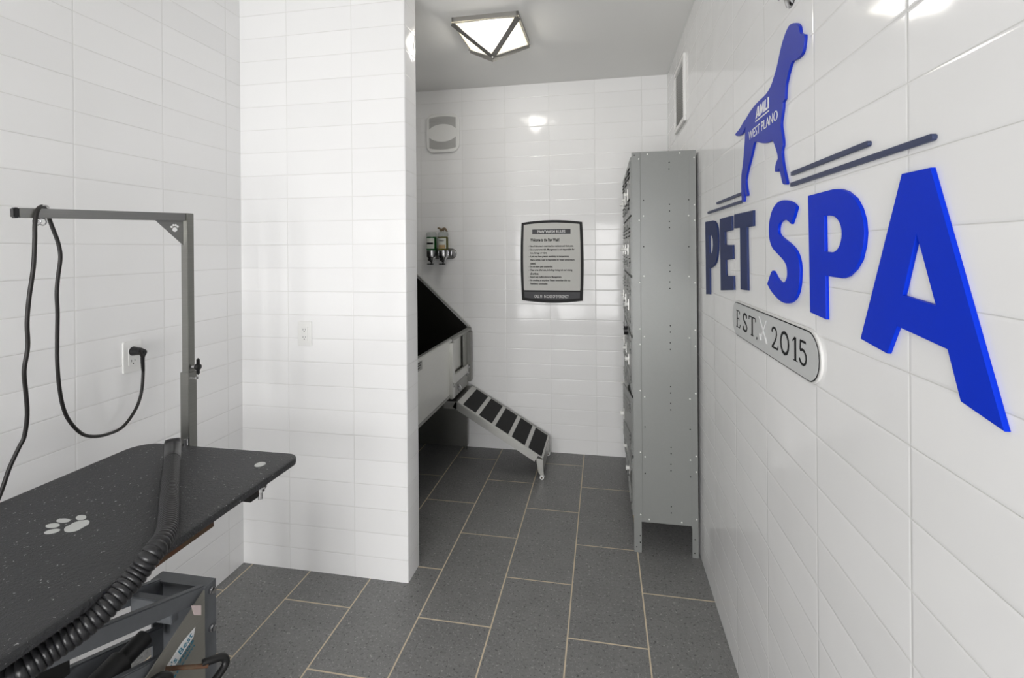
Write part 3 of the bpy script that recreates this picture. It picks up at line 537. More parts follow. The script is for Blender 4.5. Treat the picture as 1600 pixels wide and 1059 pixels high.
# ================================================================ SOAP DISPENSER
sd = thing('soap_dispenser', 'double chrome soap dispenser with green and amber bottles on back wall', 'dispenser', (-1.25, YB, 1.40))
m = MB(); m.prism(rrect(-1.337, -1.106, 1.437, 1.517, .0395), 'y', YB - .012, YB); m.build('mounting_plate', MT['dsteel'], sd)
m = MB(); m.lathe([(.001, .009), (.024, .008), (.028, .003), (.028, 0)], Matrix.Translation((-1.135, YB - .012, 1.477)) @ Matrix.Rotation(PI / 2, 4, 'X')); m.build('end_cap', MT['chrome'], sd)
for x, liq, top in ((-1.290, 'green', 1.640), (-1.196, 'amber', 1.640)):
    b = MB(); b.lathe([(.036, 1.503), (.039, 1.507), (.039, 1.600), (.036, 1.606), (.001, 1.607)], Matrix.Translation((x, YB - .056, 0))); bo = b.build('bottle', MT[liq], sd)
    b = MB(); b.lathe([(.037, 1.607), (.039, 1.612), (.039, 1.630), (.034, 1.641), (.012, 1.645), (.001, 1.645)], Matrix.Translation((x, YB - .056, 0))); b.build('bottle_shoulder', MT['clear'], sd)
    lb = MB()
    for k in range(8):
        a0, a1 = [math.radians(-90 + (-52 + 13 * (k + j))) for j in (0, 1)]; r = .0396
        t = bmesh.new(); vs = [t.verts.new((x + r * math.cos(a), YB - .056 + r * math.sin(a), z)) for a, z in ((a0, 1.516), (a1, 1.516), (a1, 1.596), (a0, 1.596))]; t.faces.new(vs)
        lb.add(t)
    l = lb.build('bottle_label', MT['label'], bo)
    c = 'ink' if liq == 'green' else 'brownlab'; z0, z1 = (1.549, 1.563) if liq == 'green' else (1.517, 1.545)
    bb = MB()
    for k in range(6):
        a0, a1 = [math.radians(-90 + (-39 + 13 * (k + j))) for j in (0, 1)]; r = .0399
        t = bmesh.new(); t.faces.new([t.verts.new((x + r * math.cos(a), YB - .056 + r * math.sin(a), z)) for a, z in ((a0, z0), (a1, z0), (a1, z1), (a0, z1))]); bb.add(t)
    bb.build('label_band', MT[c], bo)
    if liq == 'amber':
        text('label_lettering', 'Shampoo', x - .02, x + .02, 1.570, 1.582, 'back', YB - .0962, MT['ink'], bo)
    p = MB(); p.lathe([(.001, 1.412), (.014, 1.414), (.022, 1.426), (.030, 1.442), (.038, 1.452), (.040, 1.460), (.040, 1.503), (.001, 1.504)], Matrix.Translation((x, YB - .056, 0))); p.build('pump_body', MT['chrome'], sd)
    p = MB(); p.box((x - .010, YB - .115, 1.425), (x + .010, YB - .075, 1.440), bevel=.004); p.build('push_button', MT['blackp'], sd)
    p = MB(); p.tube([(x, YB - .056, 1.412), (x, YB - .060, 1.402), (x + .006, YB - .078, 1.400), (x + .01, YB - .098, 1.401)], .006, 10); p.box((x - .02, YB - .104, 1.397), (x + .028, YB - .084, 1.404), bevel=.002); p.build('spout', MT['blackp'], sd)
m = MB(); m.tube(smooth_path([(-1.238, YB - .062, 1.674), (-1.222, YB - .058, 1.670), (-1.212, YB - .056, 1.655), (-1.198, YB - .056, 1.664), (-1.182, YB - .058, 1.668), (-1.170, YB - .060, 1.655), (-1.160, YB - .062, 1.645)], 4),
    [.004 + .006 * math.sin(PI * i / 24) for i in range(25)], 8)
m.tube([(-1.215, YB - .06, 1.650), (-1.205, YB - .056, 1.660), (-1.19, YB - .05, 1.652)], .006, 8)
tag(m.build('hair_clip', MT['tan']), 'small tan bent clip lying on top of the right soap bottle', 'clip')

# ================================================================ RIGHT WALL AIR GRILLE
ag = thing('air_grille', 'white air return grille high on the right wall beyond the locker', 'vent', (XR, 3.0, 2.22))
y0, y1, z0, z1 = 2.83, 3.19, 2.215, 2.59; m = MB(); b = .028
for p, q in (((y0, z0), (y1, z0 + b)), ((y0, z1 - b), (y1, z1)), ((y0, z0 + b), (y0 + b, z1 - b)), ((y1 - b, z0 + b), (y1, z1 - b))): m.box((XR - .014, p[0], p[1]), (XR, q[0], q[1]), bevel=.002)
m.build('grille_frame', MT['white'], ag)
MB().box((XR - .003, y0 + b, z0 + b), (XR, y1 - b, z1 - b)).build('backing', MT['grille'], ag)
for i in range(22):
    z = z0 + b + .008 + i * .0142; MB().beam((XR - .007, y0 + b, z), (XR - .007, y1 - b, z), .002, .011, up=(.6, 0, 1)).build('louvre', MT['white'], ag, 0)

# sprinkler head at the top of the frame
sk = thing('sprinkler_head', 'small chrome sidewall sprinkler at the top edge above the dog sign', 'sprinkler', (XR, 1.30, 2.132))
m = MB(); m.lathe([(.001, .012), (.018, .012), (.034, .004), (.036, 0), (.001, 0)], Matrix.Translation((XR, 1.30, 2.132)) @ Matrix.Rotation(-PI / 2, 4, 'Y')); m.build('escutcheon', MT['chrome'], sk)
m = MB(); m.cyl((XR - .01, 1.30, 2.132), (XR - .024, 1.30, 2.132), .007); m.box((XR - .027, 1.286, 2.120), (XR - .022, 1.314, 2.144), bevel=.001); m.build('deflector', MT['chrome'], sk)

# ================================================================ OUTLETS
def outlet(face, c, z, plane, label):
    r = thing('wall_outlet', label, 'outlet', {'left': (plane, c, z), 'back': (c, plane, z)}[face])
    flat('cover_plate', [rrect(c - .036, c + .036, z - .058, z + .058, .005)], face, plane, .006, MT['white'], r, bevel=.002)
    out = 1 if face == 'left' else -1; p2 = plane + out * .006
    flat('receptacle', [rrect(c - .0165, c + .0165, z - .034, z + .034, .004)], face, p2, .0025, MT['white'], r, bevel=.0006)
    p3 = p2 + out * .0025
    for zz in (z - .018, z + .018):
        for dx in (-.0065, .0065):
            flat('socket_slot', [rrect(c + dx - .0009, c + dx + .0009, zz - .001, zz + .007, .0006, 2)], face, p3, .0003, MT['slot'], r, bevel=0)
        flat('socket_slot', [rrect(c - .0022, c + .0022, zz - .0095, zz - .005, .002, 3)], face, p3, .0003, MT['slot'], r, bevel=0)
    return r
outlet('left', 1.519, 1.122, XL, 'white wall outlet on the left wall with a black plug in its top socket')
outlet('back', -1.384, 1.118, YM, 'empty white wall outlet on the short partition wall right of the corner')

# ================================================================ LOCKER
X0, X1, Y0, Y1, LZ0, LZ1 = .142, .446, 2.494, 3.409, .152, 1.985
lk = thing('locker', 'tall grey steel three-column box locker standing against the right wall', 'locker', (.30, 2.95, 0))
m = MB(); m.box((X0 + .001, Y0 + .002, LZ0), (X1 - .001, Y0 + .006, LZ1)); sp_ = m.build('side_panel', MT['locker'], lk)
m = MB()
m.box((X1 - .003, Y0 + .006, LZ0), (X1, Y1, LZ1)); m.box((X0 + .016, Y0 + .006, LZ1 - .003), (X1 - .003, Y1, LZ1)); m.box((X0 + .016, Y0 + .006, LZ0), (X1 - .003, Y1 - .004, LZ0 + .003)); m.box((X0 + .001, Y1 - .004, LZ0), (X1 - .003, Y1, LZ1 - .003))
m.build('carcass', MT['locker'], lk)
for y in (Y0 + .305, Y0 + .61): MB().box((X0 + .018, y - .001, LZ0 + .004), (X1 - .004, y + .001, LZ1 - .004)).build('divider', MT['locker'], lk)
TZ = [.167 + i * .3003 for i in range(7)]
for k in range(1, 6):
    for c in range(3): MB().box((X0 + .018, Y0 + .305 * c + .007, TZ[k] - .001), (X1 - .004, Y0 + .305 * (c + 1) - .006, TZ[k] + .001)).build('shelf', MT['locker'], lk)
for xa, xb in ((X0, X0 + .036), (X1 - .029, X1)):           # angle-iron corner posts running down into legs
    for yy in (Y0, Y1 - .0):
        m = MB(); s = 1 if yy == Y0 else -1
        m.box((xa, yy, 0.0), (xb, yy + s * .002, LZ1 - .001)) if yy == Y0 else m.box((xa, yy - .0, 0.0), (xb, yy + .002, LZ1))
        cx = xa if xa == X0 else xb - .002
        m.box((cx, yy + (.002 if s > 0 else -.03), 0.0), (cx + .002, yy + (.032 if s > 0 else 0), LZ0 + .0)); m.build('leg', MT['locker'], lk, 0)
for c in range(4):
    y = Y0 + .305 * c; a = max(y - .012, Y0 + .006); b = min(y + .012, Y1 - .004)
    MB().box((X0 + .001, a, LZ0 + .003), (X0 + .016, b, LZ1 - .003)).build('frame_stile', MT['locker'], lk)
for k in range(7):
    z = TZ[k]
    for c in range(3): MB().box((X0 + .003, Y0 + .305 * c + .013, z - .010 if k else LZ0 + .003), (X0 + .014, Y0 + .305 * (c + 1) - .013, z + .010)).build('frame_rail', MT['locker'], lk)
MB().box((X0 + .177 - .142 + .006, Y0 + .0008, LZ0), (X0 + .0425, Y0 + .0022, LZ1 - .002)).build('seam', MT['lockseam'], lk)  # thin strip in a darker grey along the panel crease
for x, z in [(.219, 1.973), (.372, 1.972), (.177, 1.951), (.438, 1.948), (.438, 1.718), (.198, 1.668), (.411, 1.666), (.177, 1.647), (.438, 1.643), (.198, 1.37), (.411, 1.369), (.177, 1.339), (.438, 1.338), (.177, 1.109), (.438, 1.108), (.198, 1.071), (.411, 1.07), (.177, 1.032), (.438, 1.031),
             (.176, .803), (.197, .772), (.438, .80), (.411, .772), (.175, .497), (.197, .475), (.438, .495), (.411, .474), (.438, .419), (.174, .188), (.215, .167), (.369, .166), (.438, .188)]:
    m = MB(); yy = Y0 + .002 if .179 < x < .416 else Y0
    m.lathe([(.0038, 0), (.0036, .0014), (.002, .0024), (.0005, .0026)], Matrix.Translation((x, yy, z)) @ Matrix.Rotation(PI / 2, 4, 'X'), 10); o = m.build('bolt', MT['bolt'], lk); o['label'] = 'small white bolt head'
m = MB()
for x, z in [(.156, 1.97), (.322, 1.929), (.321, 1.897), (.199, 1.745), (.412, 1.743), (.322, 1.723), (.322, 1.69), (.321, 1.639), (.321, 1.608), (.198, 1.516), (.411, 1.514), (.322, 1.425), (.322, 1.393), (.321, 1.342), (.321, 1.31), (.322, 1.127), (.322, 1.096), (.321, 1.043), (.321, 1.011),
             (.321, .828), (.321, .797), (.321, .746), (.321, .714), (.198, .624), (.411, .623), (.321, .53), (.321, .499), (.32, .447), (.32, .415), (.197, .393), (.411, .392), (.32, .239), (.32, .208), (.171, .083), (.171, .05), (.154, .026), (.430, .089), (.428, .023)]:
    yy = Y0 - .0003 if (x < .178 or x > .418) else Y0 + .0017
    m.cyl((x, yy, z), (x, yy + .0008, z), .0032, seg=10)
m.build('punched_hole', MT['hole'], lk)
def door(c, k, opened=False):
    ya, yb = Y0 + .305 * c + .010, Y0 + .305 * (c + 1) - .010; za, zb = TZ[k] + .007, TZ[k + 1] - .007
    x = X0 - .003; w = yb - ya; piv = Vector((x, ya, za)); rot = Matrix.Rotation(math.radians(6.5), 4, 'Z') if opened else Matrix.Identity(4)
    Mx = Matrix.Translation(piv) @ rot
    d = MB(); d.box((-.003, 0, 0), (.003, w, zb - za), Mx, bevel=.001)
    d.box((.003, .004, .004), (.014 if opened else .0035, .007, zb - za - .004), Mx)
    o = d.build('door', MT['locker'], lk, loc=piv)
    for grp in (.045, zb - za - .085):
        for i in range(3):
            z = grp + i * .02; t = MB()
            t.beam(Vector((-.007, w * .18, z)), Vector((-.007, w * .82, z)), .0018, .009, up=(.9, 0, .7)); t.bm.transform(Mx)
            t.build('louvre', MT['locker'], o, 0)
            t = MB(); t.box((-.0036, w * .18, z - .008), (-.0030, w * .82, z - .002), Mx); t.build('louvre_opening', MT['hole'], o, 0)
    for z in (.03, zb - za - .05):
        t = MB(); t.cyl((-.0055, .003, z), (-.0055, .003, z + .03), .004, seg=10); t.bm.transform(Mx); t.build('hinge', MT['locker'], o)
    zl = (zb - za) * .44; yl = w - .030
    t = MB(); t.box((-.0065, yl - .014, zl - .03), (-.003, yl + .014, zl + .03), Mx, bevel=.001); t.build('latch_plate', MT['steel'], o)
    t = MB(); t.cyl((-.006, yl, zl), (-.024, yl, zl), .0095, seg=18); t.box((-.024, yl - .004, zl - .012), (-.018, yl + .004, zl + .012), bevel=.001); t.bm.transform(Mx); t.build('lock', MT['lockwhite'], o)
    t = MB(); t.box((-.0042, w * .42, zl + .045), (-.003, w * .62, zl + .062), Mx); t.build('number_plate', MT['dsteel'], o)
    return o
for c in range(3):
    for k in range(6): door(c, k, c == 0 and k == 1)
m = MB(); px, py, pz = X0 - .022, Y0 + .262, 1.075
m.tube([(px, py - .013, pz), (px, py - .013, pz + .022)] + [(px, py - .013 * math.cos(a), pz + .022 + .013 * math.sin(a)) for a in [i * PI / 8 for i in range(1, 8)]] + [(px, py + .013, pz + .022), (px, py + .013, pz)], .0028, 8)
pk = thing('padlock', 'dark round padlock hanging from a latch halfway up the near locker column', 'padlock', (px, py, pz - .04))
m.build('shackle', MT['chrome'], pk)
m = MB(); m.cyl((px - .010, py, pz - .018), (px + .010, py, pz - .018), .024, seg=24); m.build('lock_body', MT['blackp'], pk)

# ================================================================ DOG WASH TUB
tb = thing('wash_tub', 'raised stainless steel dog wash tub with sloped end behind partition wall', 'tub', (-1.35, 3.0, 0))
fx, bx_, ya, yb_, rz, bz = -1.0, -1.70, 2.30, 3.600, .915, .53
m = MB(); m.box((fx - .004, ya, bz + .02), (fx, 3.085, rz - .02)); m.build('front_panel', MT['steel'], tb)
m = MB(); m.box((fx - .030, ya, bz), (fx + .002, 3.085, bz + .022), bevel=.003); m.build('bottom_rail', MT['dsteel'], tb)
m = MB(); m.beam((fx - .008, ya, rz - .010), (fx - .008, 3.120, rz - .010), .030, .022, bevel=.004); m.build('rim', MT['steel'], tb)
m = MB(); m.beam((fx - .008, 3.124, rz - .010), (fx - .008, 3.604, rz - .010), .032, .024, bevel=.004); m.build('gate_top_rail', MT['dsteel'], tb)
# end panel against back wall, sloped up to the rear splash
m = MB(); m.prism([(fx, bz), (fx, rz - .02), (fx - .4, rz + .355), (bx_, 1.50), (bx_, bz)], 'y', 3.592, 3.600, 0); m.build('end_panel', MT['shadesteel'], tb, 0)
m = MB(); m.beam((fx + .002, 3.590, rz + .004), (fx - .404, 3.590, rz + .385), .026, .006, up=(.7, 0, .7), bevel=.002); m.beam((fx - .404, 3.590, rz + .385), (bx_, 3.590, 1.53), .026, .006, up=(.3, 0, .9), bevel=.002); m.build('sloped_trim', MT['steel'], tb)
m = MB(); m.box((bx_ - .006, ya, bz), (bx_, 3.592, 1.50)); m.build('rear_splash', MT['shadesteel'], tb)
m = MB(); m.prism([(fx - .004, bz), (fx - .004, rz - .02), (fx - .4, rz + .355), (bx_, 1.50), (bx_, bz)], 'y', ya, ya + .006); m.build('near_end_panel', MT['dsteel'], tb, 0)
m = MB(); m.box((bx_, ya + .006, .60), (fx - .006, 3.592, .606)); m.build('tub_floor', MT['shadesteel'], tb)
# gate: posts, panel, rails
for y in (3.110, 3.548):
    m = MB(); m.box((fx - .020, y - .026, bz - .008), (fx + .022, y + .026, rz - .022), bevel=.003); m.build('gate_post', MT['steel'] if y < 3.3 else MT['dsteel'], tb)
m = MB(); m.box((fx - .024, 3.137, .592), (fx - .020, 3.520, rz - .022)); m.build('gate_panel', MT['steel'], tb)
m = MB(); m.box((fx - .012, 3.430, .66), (fx + .004, 3.450, rz - .022), bevel=.002); m.box((fx - .012, 3.450, .66), (fx - .002, 3.520, rz - .022)); m.build('gate_stile', MT['dsteel'], tb)
m = MB(); m.box((fx - .012, 3.138, .595), (fx + .008, 3.520, .660), bevel=.003); m.build('gate_lower_rail', MT['steel'], tb)
m = MB(); m.box((fx - .012, 3.138, .505), (fx + .002, 3.520, .590)); m.build('kick_panel', MT['dsteel'], tb)
for y, z in ((3.10, .62), (3.11, .60), (3.25, .565), (3.27, .55), (3.47, .60), (3.49, .64)):
    m = MB(); m.cyl((fx + .012, y, z), (fx + .022, y, z), .008, seg=12); m.box((fx + .0, y - .004, z - .022), (fx + .014, y + .004, z + .012)); m.build('latch_bolt', MT['chrome'], tb)
for x, y in ((fx - .035, 3.560), (bx_ + .03, 3.560), (fx - .035, ya + .04), (bx_ + .03, ya + .04)):
    m = MB(); m.box((x - .02, y - .02, .03), (x + .02, y + .02, bz), bevel=.002); m.cyl((x, y, 0), (x, y, .03), .013, .018); m.build('leg', MT['dsteel'], tb)
MB().box((bx_ + .05, 3.585, .010), (fx - .055, 3.592, bz)).build('base_panel', MT['dsteel'], tb)
m = MB(); m.box((fx, 2.46, .842), (fx + .0012, 2.588, .898)); lp = m.build('name_plate', MT['dsteel'], tb)
m = MB(); 
for i, z in enumerate((.885, .872, .858)): m.box((fx + .0012, 2.49, z - .003), (fx + .0016, 2.575 - .01 * i, z + .002))
m.build('plate_mark', MT['ink'], lp)

# ramp
rp = thing('tub_ramp', 'stainless steel ramp with five black treads leaning down from wash tub', 'ramp', (-.69, 3.375, 0))
A = Vector((-.978, 0, .478)); B = Vector((-.398, 0, .136)); L = (B - A).length; ang = math.atan2(A.z - B.z, B.x - A.x)
RM = Matrix.Translation((A.x, 3.18, A.z)) @ Matrix.Rotation(ang, 4, 'Y')      # local x down the slope, y across, z normal
W = .39
def rb(name, a, b, mat, bevel=.001): t = MB(); t.box(a, b, RM, bevel); return t.build(name, MT[mat], rp)
rb('deck', (0, 0, -.004), (L, W, 0), 'steel')
for y in (0, W - .004): rb('side_flange', (-.012, y, -.052), (L - .035, y + .004, -.0045), 'steel')
n0 = Vector(A); 
for i in range(5):
    a = .041 + i * .1315 * .985; rb('tread_pad', (a, .014, 0), (a + .102, W - .014, .0016), 'pad', .0004)
m = MB(); m.box((B.x - .003, 3.18, .045), (B.x + .001, 3.57, B.z - .006)); m.build('end_plate', MT['steel'], rp)
for y in (3.18, 3.556):
    m = MB(); m.prism([(B.x - .045, B.z - .0), (B.x - .002, B.z - .006), (B.x + .006, .030), (B.x - .012, .018), (B.x - .030, .045)], 'y', y - .006, y + .004); m.build('caster_bracket', MT['steel'], rp, 0)
    m = MB(); m.cyl((B.x - .006, y - .014, .014), (B.x - .006, y - .0065, .014), .014, seg=22); m.cyl((B.x - .006, y + .0045, .014), (B.x - .006, y + .012, .014), .014, seg=22); w_ = m.build('caster_wheel', MT['white'], rp)
    m = MB(); m.cyl((B.x - .006, y - .018, .014), (B.x - .006, y + .014, .014), .0045, seg=12); m.build('axle', MT['rust'], w_)
m = MB(); m.box((-1.075, 3.18, .474), (-.976, 3.57, .478)); m.build('landing', MT['steel'], rp)
m = MB(); m.box((-1.075, 3.18, .428), (-.984, 3.184, .4735)); m.build('landing_flange', MT['steel'], rp)

# ================================================================ GROOMING TABLE
gt = thing('grooming_table', 'black rubber-topped pet grooming table with square metal arm on grey lift base at left', 'table', (-1.27, .9, 0))
TX0, TX1, TY0, TY1, TZ1 = -1.577, -.966, .362, 1.432, .85
def slab(z0, z1, inset=0):
    pts = []
    for cx, cy, a0, r in ((TX1, TY1, 0, .045), (TX0, TY1, 90, .075), (TX0, TY0, 180, .06), (TX1, TY0, 270, .06)):
        sx = 1 if cx == TX1 else -1; sy = 1 if cy == TY1 else -1
        for i in range(9):
            a = math.radians(a0 + 90 * i / 8); pts.append((cx - sx * r + (r - inset) * math.cos(a), cy - sy * r + (r - inset) * math.sin(a)))
    return pts
m = MB(); t = bmesh.new(); rings = []
for z, ins in ((.828, .004), (.830, .001), (.836, 0), (.843, .0), (.848, .002), (TZ1, .006)):
    rings.append([t.verts.new((x, y, z)) for x, y in slab(0, 0, ins)])
n = len(rings[0]); t.faces.new(rings[0][::-1]); f = t.faces.new(rings[-1])
for a, b in zip(rings, rings[1:]):
    for i in range(n): t.faces.new((a[i], a[(i + 1) % n], b[(i + 1) % n], b[i]))
bmesh.ops.recalc_face_normals(t, faces=t.faces); m.add(t); top = m.build('tabletop', MT['rubber'], gt, 30)
for lp_ in PAW:
    m = MB(); m.prism(chaikin(lp_, 1, 80), 'z', TZ1, TZ1 + .0006); o = m.build('paw_print_mark', MT['decal'], top, 0); o['label'] = 'pale grey paw print marking'
# bolts through the far right corner
m = MB(); m.lathe([(.016, TZ1), (.0155, TZ1 + .002), (.010, TZ1 + .0045), (.001, TZ1 + .005)], Matrix.Translation((-1.045, 1.336, 0)), 20); m.build('bolt_head', MT['decal'], top)
m = MB(); m.cyl((-1.045, 1.336, .785), (-1.045, 1.336, .828), .012, mi=1); m.cyl((-1.045, 1.336, .780), (-1.045, 1.336, .785), .019, mi=0); m.cyl((-1.045, 1.336, .768), (-1.045, 1.336, .780), .012, seg=6); m.cyl((-1.045, 1.336, .745), (-1.045, 1.336, .768), .007); m.build('clamp_bolt', [MT['chrome'], MT['rust']], gt)
m = MB(); m.box((-1.55, 1.219, .797), (-.984, 1.255, .828), bevel=.003); m.build('cross_tube', MT['rustb'], gt)
m = MB(); m.box((-1.55, .55, .796), (-1.03, .587, .828), bevel=.003); m.build('cross_tube', MT['rustb'], gt)
for x in (-1.025, -1.52):
    m = MB(); m.box((x, .80, .797), (x + .030, 1.100, .828), bevel=.002); m.build('angle_rail', MT['rust'], gt)
m = MB(); m.box((-1.41, .34 + .1, .768), (-1.15, 1.15, .796), bevel=.003); m.build('carriage', MT['rustb'], gt)
# upright channel at the far end of the base
cy0, cy1, cx0, cx1, cz = 1.283, 1.325, -1.390, -1.195, .49
m = MB(); m.box((cx0, cy0, cz - .006), (cx1, cy1, cz)); m.box((cx1 - .006, cy0, .06), (cx1, cy1, cz - .006)); m.box((cx0, cy0, .06), (cx0 + .006, cy1, cz - .006)); m.box((cx0 + .006, cy1 - .005, .06), (cx1 - .006, cy1, cz - .006)); m.build('upright_channel', MT['paint'], gt, 0)
def arm(x, dz, name='lift_arm', w=.022, h=.045, y0=1.29, y1=.46):
    z0 = .455 - dz; sl = (.55 - .455) / (.971 - 1.237) ; z1 = z0 + sl * (y1 - y0)
    m = MB(); m.beam((x, y0, z0), (x, y1, z1), w, h, bevel=.003); return m.build(name, MT['paint'], gt)
arm(-1.212, -.012); arm(-1.368, -.012); arm(-1.212, .135, y1=.40); arm(-1.368, .135, y1=.40)
m = MB(); m.box((-1.36, 1.19, .442), (-1.22, 1.215, .505), bevel=.002); m.build('cross_brace', MT['paint'], gt)
m = MB(); m.box((-1.36, .93, .43), (-1.352, 1.02, .60)); m.box((-1.40, .50, .56), (-1.382, .98, .70)); m.build('side_web', MT['paint2'], gt)
for y, z in ((1.304, .468), (1.304, .352)):
    m = MB(); m.cyl((cx1, y, z), (cx1 + .007, y, z), .011, seg=18); m.cyl((cx1 + .007, y, z), (cx1 + .015, y, z), .0085, seg=6); m.build('pivot_bolt', MT['chrome'], gt)
pxx = -1.186
m = MB(); m.prism([(1.272, .492), (1.066, .385), (.84, .12), (.84, .07), (1.272, .07)], 'x', pxx - .004, pxx); sp2 = m.build('side_plate', MT['plate'], gt, 0)
m = MB(); m.prism([(1.222, .480), (1.258, .455), (1.258, .425), (1.232, .445)], 'x', pxx, pxx + .0006); m.build('warning_sticker', MT['pinkish'], sp2, 0)
m = MB()
def slant(body, y0, z0, y1, z1, h, mat, parent, name):
    """lettering on the side plate running from far/low to near/high"""
    d = Vector((0, y1 - y0, z1 - z0)); L_ = d.length; u = d.normalized()
    o = text(name, body, 0, -L_, 0, h, 'right', 0, mat, None)
    # 'right' layout reads along -y; turn into a plate facing +x
    me = o.data; me.transform(Matrix.Translation(o.location)); v = Vector((1, 0, 0)).cross(u)
    for w2 in me.vertices:
        a, b, c = -w2.co.y, w2.co.z, -w2.co.x
        p = Vector((pxx + c + .0008, y0, z0)) + u * a + v * b; w2.co = p
    o.location = (0, 0, 0); attach(o, parent); return o
m = MB(); m.prism([(1.010, .272), (1.230, .383), (1.236, .407), (1.19, .398), (1.004, .300)], 'x', pxx, pxx + .0006); m.build('sticker_backing', MT['wht'], sp2, 0)
slant("The Groomer's Best", 1.012, .280, 1.228, .389, .019, MT['teal'], sp2, 'sticker_lettering')
slant('Brandon, SD 57005', 1.020, .262, 1.232, .369, .010, MT['teal'], sp2, 'sticker_lettering')
slant('groomersbest.com', 1.028, .249, 1.234, .353, .009, MT['teal'], sp2, 'sticker_lettering')
# motor and base
m = MB(); m.cyl((-1.29, .86, .36), (-1.29, 1.10, .40), .034, seg=24); m.cyl((-1.29, 1.10, .40), (-1.29, 1.17, .412), .024, seg=20); m.box((-1.325, .83, .31), (-1.255, .87, .42), bevel=.004); m.build('lift_motor', MT['paint2'], gt)
m = MB(); m.cyl((-1.29, .60, .315), (-1.29, .83, .352), .018, seg=16); m.build('actuator_rod', MT['chrome'], gt)
m = MB(); m.box((-1.43, .45, .0), (-1.13, 1.345, .06), bevel=.004); m.build('base_frame', MT['paint'], gt)
for y in (.47, 1.42):
    m = MB(); m.box((-1.52, y - .03, .0), (-1.03, y + .03, .035), bevel=.004); m.build('floor_foot', MT['plate'], gt)
for yz in (.0,):
    m = MB(); m.tube(smooth_path([(-1.180, 1.13, .375), (-1.14, 1.16, .36), (-1.10, 1.19, .345)], 4), .006, 10); m.build('pedal_rod', MT['rust'], gt)
    m = MB(); m.tube(smooth_path([(-1.115, 1.185, .352), (-1.098, 1.205, .350), (-1.082, 1.225, .343), (-1.076, 1.225, .322), (-1.085, 1.19, .300), (-1.10, 1.12, .27)], 5), .0105, 12); m.build('pedal_grip', MT['blackp'], gt)
    m = MB(); m.tube(smooth_path([(-1.17, 1.075, .385), (-1.16, 1.10, .385), (-1.15, 1.115, .365), (-1.15, 1.09, .33)], 5), .010, 12); m.build('pedal_grip', MT['blackp'], gt)

# ---------------------------------------------------------------- grooming arm, clamped to the table
PX, PY = -1.412, 1.452; AT = Vector((PX, PY, 1.628)); AE = Vector((-1.548, 1.047, 1.617))
m = MB(); m.box((PX - .0135, PY - .0135, 1.05), (PX + .0135, PY + .0135, 1.641), bevel=.0015); m.build('post', MT['tube'], gt)
m = MB(); m.box((PX - .0175, PY - .0175, .79), (PX + .0175, PY + .0175, 1.095), bevel=.0015); m.build('sleeve', MT['tube'], gt)
d = (AE - AT).normalized()
m = MB(); m.beam(AT + d * .012, AE, .026, .026, bevel=.0015); ab = m.build('arm_bar', MT['tube'], gt)
m = MB(); m.beam(AE, AE + d * .012, .028, .028, bevel=.003); m.build('end_cap', MT['blackp'], ab)
m = MB(); t = bmesh.new(); s1 = AT + d * .013 + Vector((0, 0, -.013)); nrm = d.cross(Vector((0, 0, 1))).normalized()
pts = [s1, s1 + d * .085, s1 + Vector((0, 0, -.085))]; A_ = [t.verts.new(p + nrm * .0015) for p in pts]; B_ = [t.verts.new(p - nrm * .0015) for p in pts]
t.faces.new(A_); t.faces.new(B_[::-1]); [t.faces.new((A_[i], B_[i], B_[(i + 1) % 3], A_[(i + 1) % 3])) for i in range(3)]
bmesh.ops.recalc_face_normals(t, faces=t.faces); m.add(t); gs = m.build('gusset', MT['tube'], gt, 0)
c0 = s1 + d * .028 + Vector((0, 0, -.026)); fs = 1 if nrm.x > 0 else -1
m = MB()
for a, b, r in ((0, -.004, .0075), (-.009, .006, .0035), (-.003, .011, .0035), (.004, .011, .0035), (.010, .005, .0035)):
    c = c0 + d * a + Vector((0, 0, b)) + nrm * fs * .0015; m.cyl(c, c + nrm * fs * .0006, r, seg=14)
m.build('paw_mark', MT['wht'], gs)
for z in (1.60, 1.555, 1.545):
    pass
m = MB(); m.cyl((PX, PY, 1.095), (PX + .0, PY, 1.096), .001); m.box((PX + .017, PY - .004, 1.07), (PX + .035, PY + .004, 1.078)); m.cyl((PX + .0175, PY, 1.112), (PX + .030, PY, 1.112), .008); m.build('knob_stem', MT['chrome'], gt)
m = MB(); m.lathe([(.001, 0), (.010, .001), (.012, .006), (.010, .014), (.001, .016)], Matrix.Translation((PX + .030, PY, 1.112)) @ Matrix.Rotation(PI / 2, 4, 'Y') @ Matrix.Scale(1, 4)); 
m.box((PX + .033, PY - .006, 1.085), (PX + .044, PY + .006, 1.142), bevel=.004); m.build('clamp_knob', MT['blackp'], gt)
m = MB(); m.box((PX - .03, TY1 - .05, .79), (PX + .03, PY - .018, .826), bevel=.002); m.build('table_clamp', MT['rustb'], gt)
m = MB(); m.cyl((PX + .012, PY - .026, .851), (PX + .012, PY - .026, .872), .007, seg=14); m.build('clamp_screw', MT['chrome'], gt)
rc = AE - d * .05 + Vector((0, 0, -.023))
for dx in (0, .012):
    m = MB(); c = rc + d * dx; pts = [c + d * (.008 * math.cos(a)) + Vector((0, 0, .010 * math.sin(a))) for a in [i * 2 * PI / 20 for i in range(21)]]; m.tube(pts, .002, 8); m.build('leash_ring', MT['chrome'], ab)
m = MB(); c = AE - d * .055 + Vector((0, 0, .013)); m.tube([c + d * (.009 * math.cos(a)) + Vector((0, 0, .010 * math.sin(a))) for a in [i * PI / 10 for i in range(11)]], .002, 8); m.build('top_eyelet', MT['chrome'], ab)

